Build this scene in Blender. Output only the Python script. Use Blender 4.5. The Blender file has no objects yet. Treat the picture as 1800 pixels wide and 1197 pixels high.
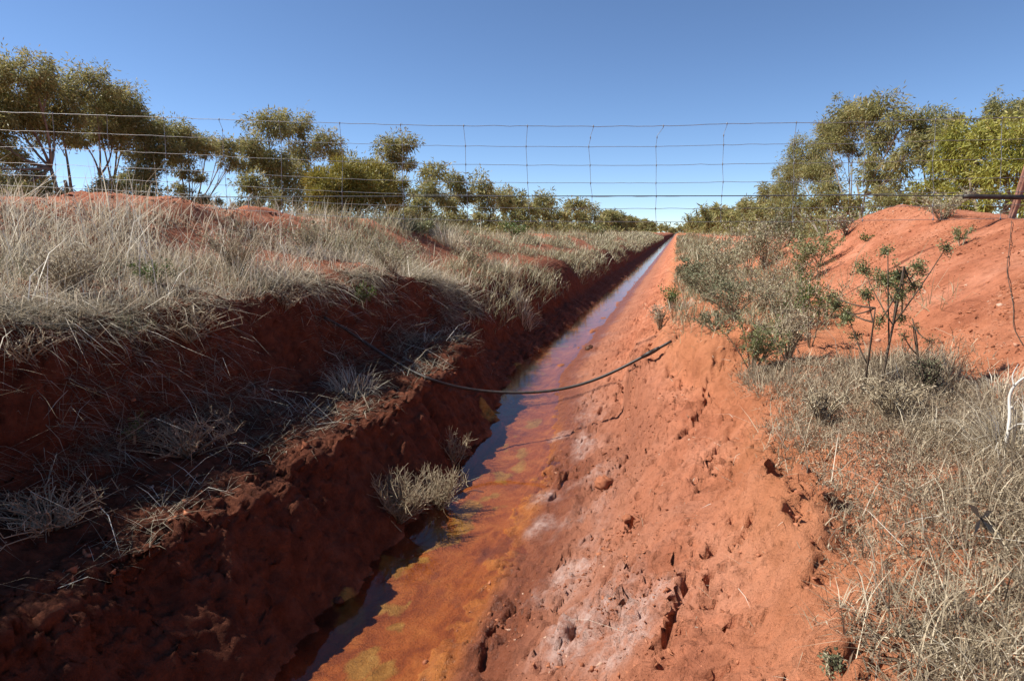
import bpy, math, random
import numpy as np
from mathutils import Vector, Matrix

# ------------------------------------------------------------------ camera, sky, sun, exposure
sc = bpy.context.scene
W, HH, F = 1800.0, 1197.0, 1100.0
CAM = np.array([1.25, 0.0, 1.5])
PITCH, YAW = math.radians(9.78), math.radians(14.56)
cam_d = bpy.data.cameras.new('camera')
cam_d.sensor_width = 36.0
cam_d.lens = 36.0 * F / W
cam_d.clip_start = 0.05
cam_d.clip_end = 5000.0
cam_o = bpy.data.objects.new('camera', cam_d)
sc.collection.objects.link(cam_o)
cam_o.location = CAM
cam_o.rotation_euler = (math.radians(90) - PITCH, 0, YAW)
sc.camera = cam_o

SUN_EL = math.radians(47.5)
SUN_AZ = math.radians(10)          # light travels towards +X, swung this far towards +Y
sun_dir = np.array([-math.cos(SUN_AZ) * math.cos(SUN_EL), -math.sin(SUN_AZ) * math.cos(SUN_EL), math.sin(SUN_EL)])
world = bpy.data.worlds.new('World')
sc.world = world
world.use_nodes = True
wn = world.node_tree.nodes
bg = wn['Background']
sky = wn.new('ShaderNodeTexSky')
sky.sky_type = 'NISHITA'
sky.sun_disc = False
sky.sun_elevation = SUN_EL
sky.sun_rotation = math.atan2(sun_dir[0], sun_dir[1])
sky.altitude = 50
sky.air_density = 0.6
sky.dust_density = 0.0
sky.ozone_density = 4.0
hs = wn.new('ShaderNodeHueSaturation'); hs.inputs['Saturation'].default_value = 1.02
world.node_tree.links.new(sky.outputs[0], hs.inputs['Color']); world.node_tree.links.new(hs.outputs[0], bg.inputs[0])
bg.inputs[1].default_value = 0.1
sun_l = bpy.data.lights.new('sun', 'SUN')
sun_l.energy = 5.0
sun_l.angle = math.radians(0.53)
sun_l.color = (1.0, 0.94, 0.85)
sun_o = bpy.data.objects.new('sun', sun_l)
sc.collection.objects.link(sun_o)
sun_o.rotation_euler = Vector(-sun_dir).to_track_quat('-Z', 'Y').to_euler()
sc.view_settings.view_transform = 'Standard'
sc.view_settings.look = 'None'
sc.view_settings.gamma = 1.0
sc.view_settings.exposure = 0.7
sc.view_settings.use_curve_mapping = False

# ------------------------------------------------------------------ small helpers
rng = np.random.default_rng(7)
COL = sc.collection
Rcam = np.array(Matrix.Rotation(YAW, 3, 'Z') @ Matrix.Rotation(math.radians(90) - PITCH, 3, 'X'))

def ray(u, v):
    return Rcam @ np.array([(u - W / 2) / F, -(v - HH / 2) / F, -1.0])
def at_x(u, v, X):
    d = ray(u, v); return CAM + d * ((X - CAM[0]) / d[0])
def at_d(u, v, D):
    return CAM + ray(u, v) * D

_perm = np.random.default_rng(11).permutation(512).astype(np.int64)
_ang = np.random.default_rng(12).random(512) * 2 * math.pi
_gx, _gy = np.cos(_ang), np.sin(_ang)
def perlin(x, y):
    x = np.asarray(x, float); y = np.asarray(y, float)
    xi = np.floor(x).astype(np.int64); yi = np.floor(y).astype(np.int64)
    xf = x - xi; yf = y - yi
    u = xf * xf * xf * (xf * (xf * 6 - 15) + 10); v = yf * yf * yf * (yf * (yf * 6 - 15) + 10)
    def g(ix, iy, dx, dy):
        h = _perm[(_perm[ix & 511] + iy) & 511]
        return _gx[h] * dx + _gy[h] * dy
    a = g(xi, yi, xf, yf); b = g(xi + 1, yi, xf - 1, yf)
    c = g(xi, yi + 1, xf, yf - 1); d = g(xi + 1, yi + 1, xf - 1, yf - 1)
    return ((a + (b - a) * u) * (1 - v) + (c + (d - c) * u) * v) * 1.5
def fbm(x, y, oct=4, gain=0.5):
    s = 0; a = 1; t = 0
    for i in range(oct):
        s = s + a * perlin(x * 2 ** i + 17.3 * i, y * 2 ** i - 9.1 * i); t += a; a *= gain
    return s / t
def cells(x, y):
    """cellular noise: distance to the nearest and second nearest seed, and the nearest cell's random number"""
    xi = np.floor(x).astype(np.int64); yi = np.floor(y).astype(np.int64)
    f1 = np.full(x.shape, 9.0); f2 = np.full(x.shape, 9.0); idv = np.zeros(x.shape)
    for a in (-1, 0, 1):
        for b in (-1, 0, 1):
            h = _perm[(_perm[(xi + a) & 511] + yi + b) & 511]; h2 = _perm[(h + 91) & 511]
            d = np.hypot(xi + a + .1 + .8 * h / 512 - x, yi + b + .1 + .8 * h2 / 512 - y)
            nw = d < f1
            f2 = np.where(nw, f1, np.minimum(f2, d)); idv = np.where(nw, _perm[(h2 + 7) & 511] / 512.0, idv); f1 = np.where(nw, d, f1)
    return f1, f2, idv
def sstep(a, b, x):
    t = np.clip((np.asarray(x, float) - a) / (b - a), 0, 1); return t * t * (3 - 2 * t)

def set_props(o, label=None, cat=None, group=None, kind=None):
    if label: o['label'] = label
    if cat: o['category'] = cat
    if group: o['group'] = group
    if kind: o['kind'] = kind
    return o
def link(name, data, parent=None):
    o = bpy.data.objects.new(name, data)
    COL.objects.link(o)
    if parent is not None: o.parent = parent
    return o
def empty(name, loc, **k):
    o = link(name, None); o.location = loc; o.empty_display_size = 0.1
    return set_props(o, **k)

class Geo:
    """collects polygons of one mesh as numpy blocks"""
    def __init__(s): s.v = []; s.f = []; s.r = []; s.n = 0
    def add(s, v, faces, r):
        v = np.asarray(v, float).reshape(-1, 3)
        for f in (faces if isinstance(faces, list) else [faces]):
            s.f.append(np.asarray(f, np.int64) + s.n)
        s.v.append(v); s.r.append(np.broadcast_to(np.asarray(r, float), (len(v),))); s.n += len(v)
    def mesh(s, name, mat, origin=(0, 0, 0), smooth=False):
        me = bpy.data.meshes.new(name)
        v = np.concatenate(s.v) - np.asarray(origin, float)
        me.vertices.add(len(v)); me.vertices.foreach_set('co', v.astype(np.float32).ravel())
        loops = np.concatenate([f.ravel() for f in s.f])
        tot = np.concatenate([np.full(len(f), f.shape[1]) for f in s.f])
        st = np.concatenate([[0], np.cumsum(tot)[:-1]])
        me.loops.add(len(loops)); me.loops.foreach_set('vertex_index', loops.astype(np.int32))
        me.polygons.add(len(tot)); me.polygons.foreach_set('loop_start', st.astype(np.int32))
        if smooth: me.polygons.foreach_set('use_smooth', np.ones(len(tot), bool))
        a = me.attributes.new('rnd', 'FLOAT', 'POINT'); a.data.foreach_set('value', np.concatenate(s.r).astype(np.float32))
        me.update(calc_edges=True)
        me.materials.append(mat)
        return me

def unit(v):
    v = np.asarray(v, float); return v / (np.linalg.norm(v, axis=-1, keepdims=True) + 1e-9)

def add_tube(g, pts, rad, sides=6, r=0.5, cap=True):
    pts = np.asarray(pts, float); n = len(pts)
    rad = np.broadcast_to(np.asarray(rad, float), (n,))
    t = unit(np.gradient(pts, axis=0))
    ref = np.where(np.abs(t[:, 2:3]) > 0.9, np.array([[1.0, 0, 0]]), np.array([[0, 0, 1.0]]))
    ref = np.broadcast_to(ref[0], t.shape) if np.all(np.abs(t @ ref[0]) < 0.97) else ref
    a = unit(np.cross(t, ref)); b = np.cross(t, a)
    th = np.arange(sides) / sides * 2 * math.pi
    v = pts[:, None, :] + rad[:, None, None] * (np.cos(th)[None, :, None] * a[:, None, :] + np.sin(th)[None, :, None] * b[:, None, :])
    i = np.arange(n - 1)[:, None] * sides; j = np.arange(sides)[None, :]; k = (j + 1) % sides
    f = np.stack([i + j, i + k, i + sides + k, i + sides + j], -1).reshape(-1, 4)
    fs = [f]
    if cap:
        fs.append(np.arange(sides)[None, ::-1]); fs.append((n - 1) * sides + np.arange(sides)[None, :])
    g.add(v.reshape(-1, 3), fs, r)

def bez(p0, p1, p2, n):
    t = np.linspace(0, 1, n)[:, None]
    return (1 - t) ** 2 * p0 + 2 * t * (1 - t) * p1 + t * t * p2

def add_blades(g, p, az, lean, L, w, droop, r):
    """curved grass blades, vectorised: three-joint tapering strips"""
    n = len(p)
    h = np.stack([np.cos(az), np.sin(az), np.zeros(n)], -1)
    up = np.array([0, 0, 1.0])
    d0 = unit(h * np.sin(lean)[:, None] + up * np.cos(lean)[:, None])
    l2 = lean + droop
    d1 = unit(h * np.sin(l2)[:, None] + up * np.cos(l2)[:, None])
    m = p + d0 * (L * 0.55)[:, None]; e = m + d1 * (L * 0.45)[:, None]
    sa = az + rng.uniform(0.6, 2.5, n)
    s = np.stack([np.cos(sa), np.sin(sa), rng.uniform(-.2, .2, n)], -1) * (w * 0.5)[:, None]
    v = np.stack([p - s, p + s, m - s * .8, m + s * .8, e], 1).reshape(-1, 3)
    b = np.arange(n)[:, None] * 5
    q = b + np.array([[0, 1, 3, 2]]); t = b + np.array([[2, 3, 4]])
    g.add(v, [q, t], np.repeat(r, 5))

def add_leaves(g, p, d, L, w, r):
    """narrow pointed leaves, folded a little along the midrib"""
    n = len(p)
    d = unit(d); s = unit(np.cross(d, rng.normal(size=(n, 3))))
    nn = np.cross(d, s)
    L = L[:, None]; w = w[:, None]
    v = np.stack([p, p + d * L * .45 + s * w * .5, p + d * L + nn * L * .12, p + d * L * .45 - s * w * .5], 1).reshape(-1, 3)
    b = np.arange(n)[:, None] * 4
    g.add(v, b + np.array([[0, 1, 2, 3]]), np.repeat(r, 4))

# ------------------------------------------------------------------ materials
def new_mat(name):
    m = bpy.data.materials.new(name); m.use_nodes = True
    nt = m.node_tree; nt.nodes.clear()
    return m, nt
def N(nt, t, **k):
    n = nt.nodes.new(t)
    for a, b in k.items():
        if a.startswith('i_'):
            kk = a[2:]
            n.inputs[int(kk) if kk.isdigit() else kk.replace('_', ' ')].default_value = b
        else: setattr(n, a, b)
    return n
def ramp(nt, stops, interp='LINEAR'):
    n = nt.nodes.new('ShaderNodeValToRGB'); cr = n.color_ramp; cr.interpolation = interp
    while len(cr.elements) < len(stops): cr.elements.new(0.5)
    for e, (p, c) in zip(cr.elements, stops): e.position = p; e.color = (*c, 1) if len(c) == 3 else c
    return n
def foliage_mat(name, stops, rough=0.5, trans=0.25, spec=0.4):
    m, nt = new_mat(name); L = nt.links.new
    at = N(nt, 'ShaderNodeAttribute', attribute_name='rnd')
    rp = ramp(nt, stops); L(at.outputs['Fac'], rp.inputs[0])
    p = N(nt, 'ShaderNodeBsdfPrincipled', i_Roughness=rough); p.inputs['Specular IOR Level'].default_value = spec
    L(rp.outputs[0], p.inputs['Base Color'])
    o = N(nt, 'ShaderNodeOutputMaterial')
    if trans > 0:
        t = N(nt, 'ShaderNodeBsdfTranslucent'); L(rp.outputs[0], t.inputs[0])
        mx = N(nt, 'ShaderNodeMixShader', i_0=trans); L(p.outputs[0], mx.inputs[1]); L(t.outputs[0], mx.inputs[2])
        L(mx.outputs[0], o.inputs[0])
    else: L(p.outputs[0], o.inputs[0])
    return m
def plain_mat(name, c1, c2, scale, rough=0.7, metal=0.0, bump=0.2, spec=0.4):
    m, nt = new_mat(name); L = nt.links.new
    tc = N(nt, 'ShaderNodeTexCoord')
    no = N(nt, 'ShaderNodeTexNoise', i_Scale=scale, i_Detail=5.0); L(tc.outputs['Object'], no.inputs['Vector'])
    rp = ramp(nt, [(0.3, c1), (0.7, c2)]); L(no.outputs[0], rp.inputs[0])
    p = N(nt, 'ShaderNodeBsdfPrincipled', i_Roughness=rough, i_Metallic=metal); p.inputs['Specular IOR Level'].default_value = spec
    bp = N(nt, 'ShaderNodeBump', i_Strength=bump, i_Distance=0.004); L(no.outputs[0], bp.inputs['Height'])
    L(bp.outputs[0], p.inputs['Normal']); L(rp.outputs[0], p.inputs['Base Color'])
    o = N(nt, 'ShaderNodeOutputMaterial'); L(p.outputs[0], o.inputs[0])
    return m

M = {}
M['gum'] = foliage_mat('gum_leaves', [(0, (.11, .12, .044)), (.45, (.25, .245, .088)), (.8, (.38, .345, .135)), (1, (.42, .34, .17))], 0.45, 0.42, 0.22)
M['gum_bright'] = foliage_mat('bright_gum_leaves', [(0, (.15, .165, .03)), (.5, (.31, .30, .055)), (.85, (.42, .38, .085)), (1, (.42, .32, .13))], 0.45, 0.3, 0.3)
M['wattle'] = foliage_mat('wattle_leaves', [(0, (.14, .135, .03)), (.5, (.28, .25, .048)), (1, (.43, .35, .08))], 0.5, 0.25)
M['salt'] = foliage_mat('saltbush_leaves', [(0, (.09, .105, .055)), (.6, (.20, .205, .115)), (1, (.30, .28, .17))], 0.65, 0.2, 0.25)
M['green'] = foliage_mat('green_shoots', [(0, (.04, .075, .018)), (.6, (.11, .17, .035)), (1, (.20, .24, .06))], 0.5, 0.25)
M['thorn'] = foliage_mat('thornbush_leaves', [(0, (.10, .13, .045)), (.6, (.22, .235, .095)), (1, (.34, .32, .15))], 0.5, 0.25)
M['grass'] = foliage_mat('dry_grass', [(0, (.16, .14, .10)), (.35, (.40, .335, .235)), (.7, (.60, .525, .39)), (.93, (.71, .645, .51)), (1, (.78, .73, .63))], 0.6, 0.3, 0.3)
M['greygrass'] = foliage_mat('grey_green_grass', [(0, (.13, .135, .065)), (.4, (.28, .26, .15)), (.8, (.44, .39, .26)), (1, (.6, .53, .38))], 0.6, 0.2, 0.3)
M['tangle'] = foliage_mat('dry_tangle', [(0, (.08, .056, .038)), (.3, (.24, .185, .12)), (.7, (.46, .375, .25)), (1, (.66, .57, .41))], 0.6, 0.15, 0.3)
M['twig'] = foliage_mat('dry_twigs', [(0, (.14, .10, .065)), (.6, (.30, .24, .155)), (1, (.48, .41, .28))], 0.7, 0.0, 0.2)
M['darktwig'] = foliage_mat('dark_twigs', [(0, (.035, .026, .02)), (.6, (.09, .065, .045)), (1, (.16, .12, .085))], 0.75, 0.0, 0.2)
M['bone'] = foliage_mat('bleached_wood', [(0, (.38, .35, .30)), (1, (.55, .52, .46))], 0.6, 0.0, 0.3)
M['bark'] = plain_mat('gum_bark', (.11, .085, .065), (.28, .225, .17), 9, 0.85)
M['wire'] = plain_mat('galvanised_wire', (.16, .165, .17), (.30, .305, .31), 40, 0.5, 0.4, 0.1)
M['cable'] = plain_mat('dark_wire', (.05, .055, .06), (.09, .095, .10), 40, 0.5, 0.3, 0.1)
M['pipe'] = plain_mat('black_poly_pipe', (.014, .012, .011), (.055, .042, .034), 24, 0.5, 0.0, 0.05)
M['post'] = plain_mat('rusty_post_steel', (.26, .11, .07), (.46, .24, .165), 18, 0.8, 0.1, 0.3)
M['wetclod'] = plain_mat('wet_clod', (.045, .018, .01), (.11, .04, .02), 40, 0.7, 0.0, 0.5, 0.3)
M['stone'] = plain_mat('soil_clod', (.22, .078, .04), (.38, .15, .08), 45, 0.95, 0.0, 0.5, 0.1)

def ground_mat():
    m, nt = new_mat('red_earth'); L = nt.links.new
    tc = N(nt, 'ShaderNodeTexCoord')
    at = N(nt, 'ShaderNodeAttribute', attribute_name='mask')      # R salt, G algae, B wet mud
    sep = N(nt, 'ShaderNodeSeparateColor'); L(at.outputs['Color'], sep.inputs[0])
    at2 = N(nt, 'ShaderNodeAttribute', attribute_name='mask2')    # R orange silt, G gravel, B pale dry crust
    sep2 = N(nt, 'ShaderNodeSeparateColor'); L(at2.outputs['Color'], sep2.inputs[0])
    def noise(s, d=6.0, rgh=.6, dist=0.0):
        n = N(nt, 'ShaderNodeTexNoise', i_Scale=s, i_Detail=d, i_Roughness=rgh, i_Distortion=dist); L(tc.outputs['Object'], n.inputs['Vector']); return n
    def mix(a, b, f, mode='MIX'):
        n = N(nt, 'ShaderNodeMix', data_type='RGBA', blend_type=mode)
        if hasattr(f, 'is_output'): L(f, n.inputs[0])
        else: n.inputs[0].default_value = f
        for s, q in ((6, a), (7, b)):
            if hasattr(q, 'is_output'): L(q, n.inputs[s])
            else: n.inputs[s].default_value = (*q, 1)
        return n.outputs[2]
    def mul(a, b):
        n = N(nt, 'ShaderNodeMath', operation='MULTIPLY')
        for i, q in enumerate((a, b)):
            if hasattr(q, 'is_output'): L(q, n.inputs[i])
            else: n.inputs[i].default_value = q
        return n.outputs[0]
    n1 = noise(2.3, 4); n2 = noise(14, 5, .68); n3 = noise(110, 5, .75)
    r1 = ramp(nt, [(.32, (.32, .105, .053)), (.5, (.45, .168, .090)), (.68, (.52, .222, .132))]); L(n1.outputs[0], r1.inputs[0])
    r2 = ramp(nt, [(.3, (.62, .58, .55)), (.5, (.95, .95, .95)), (.72, (1.12, 1.12, 1.12))]); L(n2.outputs[0], r2.inputs[0])
    c = mix(r1.outputs[0], r2.outputs[0], 1.0, 'MULTIPLY')
    r3 = ramp(nt, [(.28, (.50, .45, .43)), (.43, (1, 1, 1)), (.75, (1.12, 1.14, 1.16))]); L(n3.outputs[0], r3.inputs[0])
    c = mix(c, r3.outputs[0], 0.75, 'MULTIPLY')
    # the cut left-hand face is dark damp earth, tinted darker still to deepen its shade
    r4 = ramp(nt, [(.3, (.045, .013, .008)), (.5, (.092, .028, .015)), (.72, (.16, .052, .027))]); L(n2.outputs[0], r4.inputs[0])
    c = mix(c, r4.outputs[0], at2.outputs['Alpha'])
    # pale dry crust on bank tops
    c = mix(c, (.47, .19, .085), mul(sep2.outputs[2], .6))
    # gravel speckles on the spoil mound
    vo = N(nt, 'ShaderNodeTexVoronoi', i_Scale=70.0); L(tc.outputs['Object'], vo.inputs['Vector'])
    vr = ramp(nt, [(.0, (.16, .06, .035)), (.35, (.30, .105, .05)), (.7, (.42, .15, .07)), (.93, (.55, .30, .19))]); L(vo.outputs['Color'], vr.inputs[0])
    c = mix(c, vr.outputs[0], mul(sep2.outputs[1], .65))
    c = mix(c, (.27, .115, .072), mul(at.outputs['Alpha'], .8))
    # wet mud, orange silt, algae, salt
    r5 = ramp(nt, [(.3, (.15, .048, .025)), (.7, (.25, .085, .045))]); L(n2.outputs[0], r5.inputs[0])
    c = mix(c, r5.outputs[0], sep.outputs[2])
    n5 = noise(7, 4, .65, .6)
    r6 = ramp(nt, [(.3, (.22, .062, .020)), (.5, (.35, .112, .030)), (.72, (.45, .172, .048))]); L(n5.outputs[0], r6.inputs[0])
    c = mix(c, r6.outputs[0], sep2.outputs[0])
    r7 = ramp(nt, [(.3, (.20, .115, .024)), (.5, (.36, .215, .055)), (.75, (.48, .32, .10))]); L(n2.outputs[0], r7.inputs[0])
    ra = ramp(nt, [(.36, (0, 0, 0)), (.60, (.8, .8, .8))])
    am = N(nt, 'ShaderNodeMath', operation='MULTIPLY_ADD', i_1=.55); L(sep.outputs[1], am.inputs[0])
    an = N(nt, 'ShaderNodeMath', operation='MULTIPLY', i_1=.42); L(n5.outputs[0], an.inputs[0]); L(an.outputs[0], am.inputs[2])
    L(am.outputs[0], ra.inputs[0])
    c = mix(c, r7.outputs[0], ra.outputs[0])
    rs = ramp(nt, [(.42, (0, 0, 0)), (.62, (1, 1, 1))]); L(noise(22, 4, .7).outputs[0], rs.inputs[0])
    sf = N(nt, 'ShaderNodeMath', operation='MULTIPLY_ADD', use_clamp=True, i_1=.75, i_2=.25); L(rs.outputs[0], sf.inputs[0])
    c = mix(c, (.52, .37, .32), mul(sep.outputs[0], sf.outputs[0]))
    p = N(nt, 'ShaderNodeBsdfPrincipled', i_Roughness=.95); p.inputs['Specular IOR Level'].default_value = .15
    L(c, p.inputs['Base Color'])
    rr = N(nt, 'ShaderNodeMapRange', i_3=.95, i_4=.30); L(sep.outputs[2], rr.inputs[0]); L(rr.outputs[0], p.inputs['Roughness'])
    b1 = N(nt, 'ShaderNodeBump', i_Strength=.9, i_Distance=.02); L(n2.outputs[0], b1.inputs['Height'])
    b2 = N(nt, 'ShaderNodeBump', i_Strength=1.0, i_Distance=.011); L(n3.outputs[0], b2.inputs['Height']); L(b1.outputs[0], b2.inputs['Normal'])
    L(b2.outputs[0], p.inputs['Normal'])
    o = N(nt, 'ShaderNodeOutputMaterial'); L(p.outputs[0], o.inputs[0])
    return m

def water_mat():
    m, nt = new_mat('shallow_water'); L = nt.links.new
    tc = N(nt, 'ShaderNodeTexCoord')
    n = N(nt, 'ShaderNodeTexNoise', i_Scale=9.0, i_Detail=3.0); L(tc.outputs['Object'], n.inputs['Vector'])
    bp = N(nt, 'ShaderNodeBump', i_Strength=.06, i_Distance=.01); L(n.outputs[0], bp.inputs['Height'])
    fr = N(nt, 'ShaderNodeFresnel', i_IOR=1.36); L(bp.outputs[0], fr.inputs['Normal'])
    t = N(nt, 'ShaderNodeBsdfTransparent', i_Color=(.93, .86, .80, 1))
    gl = N(nt, 'ShaderNodeBsdfGlossy', i_Roughness=.05); L(bp.outputs[0], gl.inputs['Normal'])
    mx = N(nt, 'ShaderNodeMixShader'); L(fr.outputs[0], mx.inputs[0]); L(t.outputs[0], mx.inputs[1]); L(gl.outputs[0], mx.inputs[2])
    o = N(nt, 'ShaderNodeOutputMaterial'); L(mx.outputs[0], o.inputs[0])
    return m
M['earth'] = ground_mat(); M['water'] = water_mat()

# ------------------------------------------------------------------ the ground: ditch, banks, spoil mounds, plain
def axis_grow(start, step, ratio, end):
    out = []; x = start
    while x < end:
        out.append(x); x += step; step *= ratio
    out.append(end); return out
ys = list(-np.array(axis_grow(0.0, .12, 1.25, 900.0)))[::-1]
ys += list(np.arange(.06, .5, .05))
y = .5
while y < 900:
    ys.append(y); y += max(.009, .0082 * y) if y < 14 else .0145 * y
YS = np.array(ys)
xl = list(-np.array(axis_grow(1.6, .02, 1.012, 4.6)))[::-1]
xll = list(-np.array(axis_grow(4.7, .12, 1.16, 900.0)))[::-1]
xr = axis_grow(1.75, .016, 1.008, 4.8); xrr = axis_grow(4.9, .12, 1.16, 900.0)
XS = np.array(xll + xl + list(np.arange(-1.58, -1.34, .016)) + list(np.arange(-1.34, -.98, .0075)) + list(np.arange(-.98, -.66, .016)) + list(np.arange(-.66, .06, .0075)) + list(np.arange(.06, .45, .013)) + list(np.arange(.45, 1.74, .009)) + xr + xrr)
NX, NY = len(XS), len(YS)

def base_height(x, y):
    """profile across the ditch, as it changes along the ditch"""
    yy = y
    wob = .07 * fbm(yy * .45 + 3, yy * 0 + .5, 2) + .03 * perlin(yy * 1.7, yy * 0 + 4.4)
    wob2 = .09 * fbm(yy * .6 + 9, yy * 0 + 2.5, 3)
    far = sstep(4.8, 7.5, yy)                       # the bench on the left dies out
    sh = -.08 + .38 * (1 - sstep(4.0, 6.6, yy)); sr = -.17 + .47 * (1 - sstep(3.4, 6.6, yy))
    lz = .05 * fbm(yy * 2.3 + 1, yy * 0 + 3.5, 3); lx = .09 * fbm(yy * 2.9 + 6, yy * 0 + 6.5, 4)   # the channel swings towards the right-hand bank
    mound = fbm(yy * .22 + 5.2, yy * 0 + 8.5, 3)
    zl_crest = 1.74 - .36 * sstep(6, 16, yy) + .2 * mound
    zr_crest = 1.56 + .22 * np.exp(-((yy - 8.2) / 1.6) ** 2) - .22 * sstep(9.5, 13, yy) + .14 * mound * sstep(9, 14, yy) - .1 * sstep(25, 40, yy)
    lipr = 1.58 - .36 * sstep(3.0, 4.8, yy) + wob2
    pts = [
        (-900, 1.2), (-9, 1.22), (-6.2, 1.3), (-4.9, zl_crest - .15), (-3.9, zl_crest), (-3.1, zl_crest - .06),
        (-2.3 + wob2, 1.34 - .22 * far), (-1.20 + wob * 1.4 + lx * 1.3 - .07 * far, 1.11 + lz - .26 * far),
        (-1.08 + wob + lx - .03 * far, .66 + .08 * far), (-.96 + wob - .03 * far, .53 + .09 * far),
        (-.62 + wob - .12 * far + sh * .85 - .17 * (1 - sstep(.7, 2.0, yy)) + lx - .10 * far, .46 + lz + .06 * far), (-.50 + wob - .04 * far + sh * .93 - .12 * (1 - sstep(.7, 2.0, yy)) + lx * .5 - .14 * far, .25 - .07 * far), (-.36 + wob - .02 * far + sh, .03), (-.26 + wob + sh, -.045),
        (.02 + wob * .5 + sh, -.026), (.24 + wob * .5 + sr, -.004), (.40 + wob * .5 + sr, .035), (.88 + sr * .35, .235), (lipr - .28, .545), (lipr - .07, .645),
        (lipr, .755), (lipr + .3, .83), (2.45, .90), (3.05, 1.30), (3.65, zr_crest), (4.3, zr_crest - .05), (5.6, 1.28), (8, 1.2), (900, 1.2)]
    px = np.stack([np.broadcast_to(p[0], y.shape) for p in pts], -1)
    pz = np.stack([np.broadcast_to(p[1], y.shape) for p in pts], -1)
    out = np.zeros((len(y), len(x)))
    for i in range(len(y)):
        out[i] = np.interp(x, px[i], pz[i])
    return out, wob, lipr, sh, sr

Z0, WOB, LIPR, SH, SR = base_height(XS, YS)
XC = None
# soften the profile's corners a little by blurring across
for _ in range(2):
    Z0[:, 1:-1] = .5 * Z0[:, 1:-1] + .25 * (Z0[:, :-2] + Z0[:, 2:])
GX, GY = np.meshgrid(XS, YS)

def make_sampler(Z):
    def s(x, y):
        x = np.asarray(x, float); y = np.asarray(y, float)
        i = np.clip(np.searchsorted(XS, x) - 1, 0, NX - 2); j = np.clip(np.searchsorted(YS, y) - 1, 0, NY - 2)
        a = np.clip((x - XS[i]) / (XS[i + 1] - XS[i]), 0, 1); b = np.clip((y - YS[j]) / (YS[j + 1] - YS[j]), 0, 1)
        return (Z[j, i] * (1 - a) + Z[j, i + 1] * a) * (1 - b) + (Z[j + 1, i] * (1 - a) + Z[j + 1, i + 1] * a) * b
    return s
gz0 = make_sampler(Z0)
def hit(u, v, zs=None):
    zs = zs or gz0
    d = ray(u, v)
    t = np.concatenate([np.linspace(.4, 12, 2400), np.linspace(12, 200, 6000)])
    p = CAM[None] + t[:, None] * d[None]
    below = np.nonzero(p[:, 2] < zs(p[:, 0], p[:, 1]))[0]
    return p[below[0]] if len(below) else p[-1]

near = np.exp(-np.clip(GY, 0, None) / 14.0)
on_right = sstep(.36, .6, GX) * (1 - sstep(3.9, 4.6, GX))
on_left = 1 - sstep(-.42, -.28, GX - SH[:, None])
XRT = GX - WOB[:, None] * .5 - SR[:, None]      # measured from the right-hand waterline
XLF = GX - WOB[:, None] - SH[:, None]           # measured from the left-hand waterline
chan = 1 - np.clip(sstep(.26, .42, XRT) + (1 - sstep(-.33, -.22, XLF)), 0, 1)
D = np.zeros_like(Z0)
big = fbm(GX * 1.3, GY * 1.1, 3)
D += .055 * big * on_right + .05 * fbm(GX * 1.1 + 40, GY * 1.1, 3) * on_left
mid = fbm(GX * 5.5 + 3, GY * 4.2 + 8, 4)
D += .020 * mid * (on_right + .8 * on_left)
# runnels down the right-hand slope, and crumbling ledges across it
slope_r = sstep(.42, .62, GX) * (1 - sstep(1.35, 1.75, GX - (LIPR - 1.5)[:, None]))
run = fbm(GX * 1.2 + 1.3 * fbm(GX * 1.5, GY * 1.5, 2), GY * 5.0 + GX * 2.2, 3)
D += -.030 * sstep(.05, .5, run) * slope_r + .012 * run * slope_r
q = (GX * 4.2 - GY * 1.3 + 1.6 * fbm(GX * 2.2, GY * 2.0, 4))
saw = q - np.floor(q)
ledge_mask = sstep(-.05, .35, fbm(GX * 1.4 + 60, GY * 1.2 + 5, 3))
D += -.045 * (sstep(.0, .10, saw) * (1 - saw) ** .8 - .3) * ledge_mask * slope_r * -1
q2 = (GX * 9.5 - GY * 4.1 + 1.9 * fbm(GX * 4.5 + 9, GY * 4.0, 4)); saw2 = q2 - np.floor(q2)
D += .026 * sstep(0, .1, saw2) * (1 - saw2) * sstep(.0, .4, fbm(GX * 2.5 + 20, GY * 2.3, 3)) * slope_r
# crusted plates broken by cracks, at two sizes
wx = GX + .05 * fbm(GX * 6, GY * 6, 2); wy = GY + .05 * fbm(GX * 6 + 50, GY * 6, 2)
f1, f2, idv = cells(wx * 9.0 - wy * 2.0, wy * 6.0 + wx * 1.5)
crk = sstep(-.15, .25, fbm(GX * 1.7 + 8, GY * 1.5 + 44, 3))
D += slope_r * crk * (.026 * (idv - .5) - .022 * (1 - sstep(.0, .16, f2 - f1)) * (idv > .35))
f1, f2, idv = cells(wx * 25.0 - wy * 7.0 + 30, wy * 18.0 + wx * 5)
crk2 = sstep(-.05, .3, fbm(GX * 2.4 + 80, GY * 2.1 + 4, 3))
right_all = on_right * (1 - .6 * sstep(1.6, 1.9, GX))
D += right_all * (.25 + .75 * crk2) * (.022 * (idv - .5) - .013 * (1 - sstep(.0, .2, f2 - f1)))
D += on_left * .022 * (idv - .5)
# clods and crumbs
fine = 1 - np.abs(fbm(GX * 17, GY * 15, 3)) * 2
crumb = fbm(GX * 34 + 4, GY * 30, 3)
rough_m = .35 + .65 * sstep(-.2, .35, fbm(GX * 2.1 + 31, GY * 1.9 + 2, 3))
D += (.014 * fine + .012 * crumb) * rough_m * on_right * (.4 + .6 * sstep(.5, .8, GX))
D += (.012 * fine + .010 * crumb) * on_left * (.5 + rough_m)
# pocks in the damp soil
pock = fbm(GX * 26 + 70, GY * 23 + 3, 2)
D -= .035 * sstep(.30, .5, pock) * slope_r * rough_m
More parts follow.
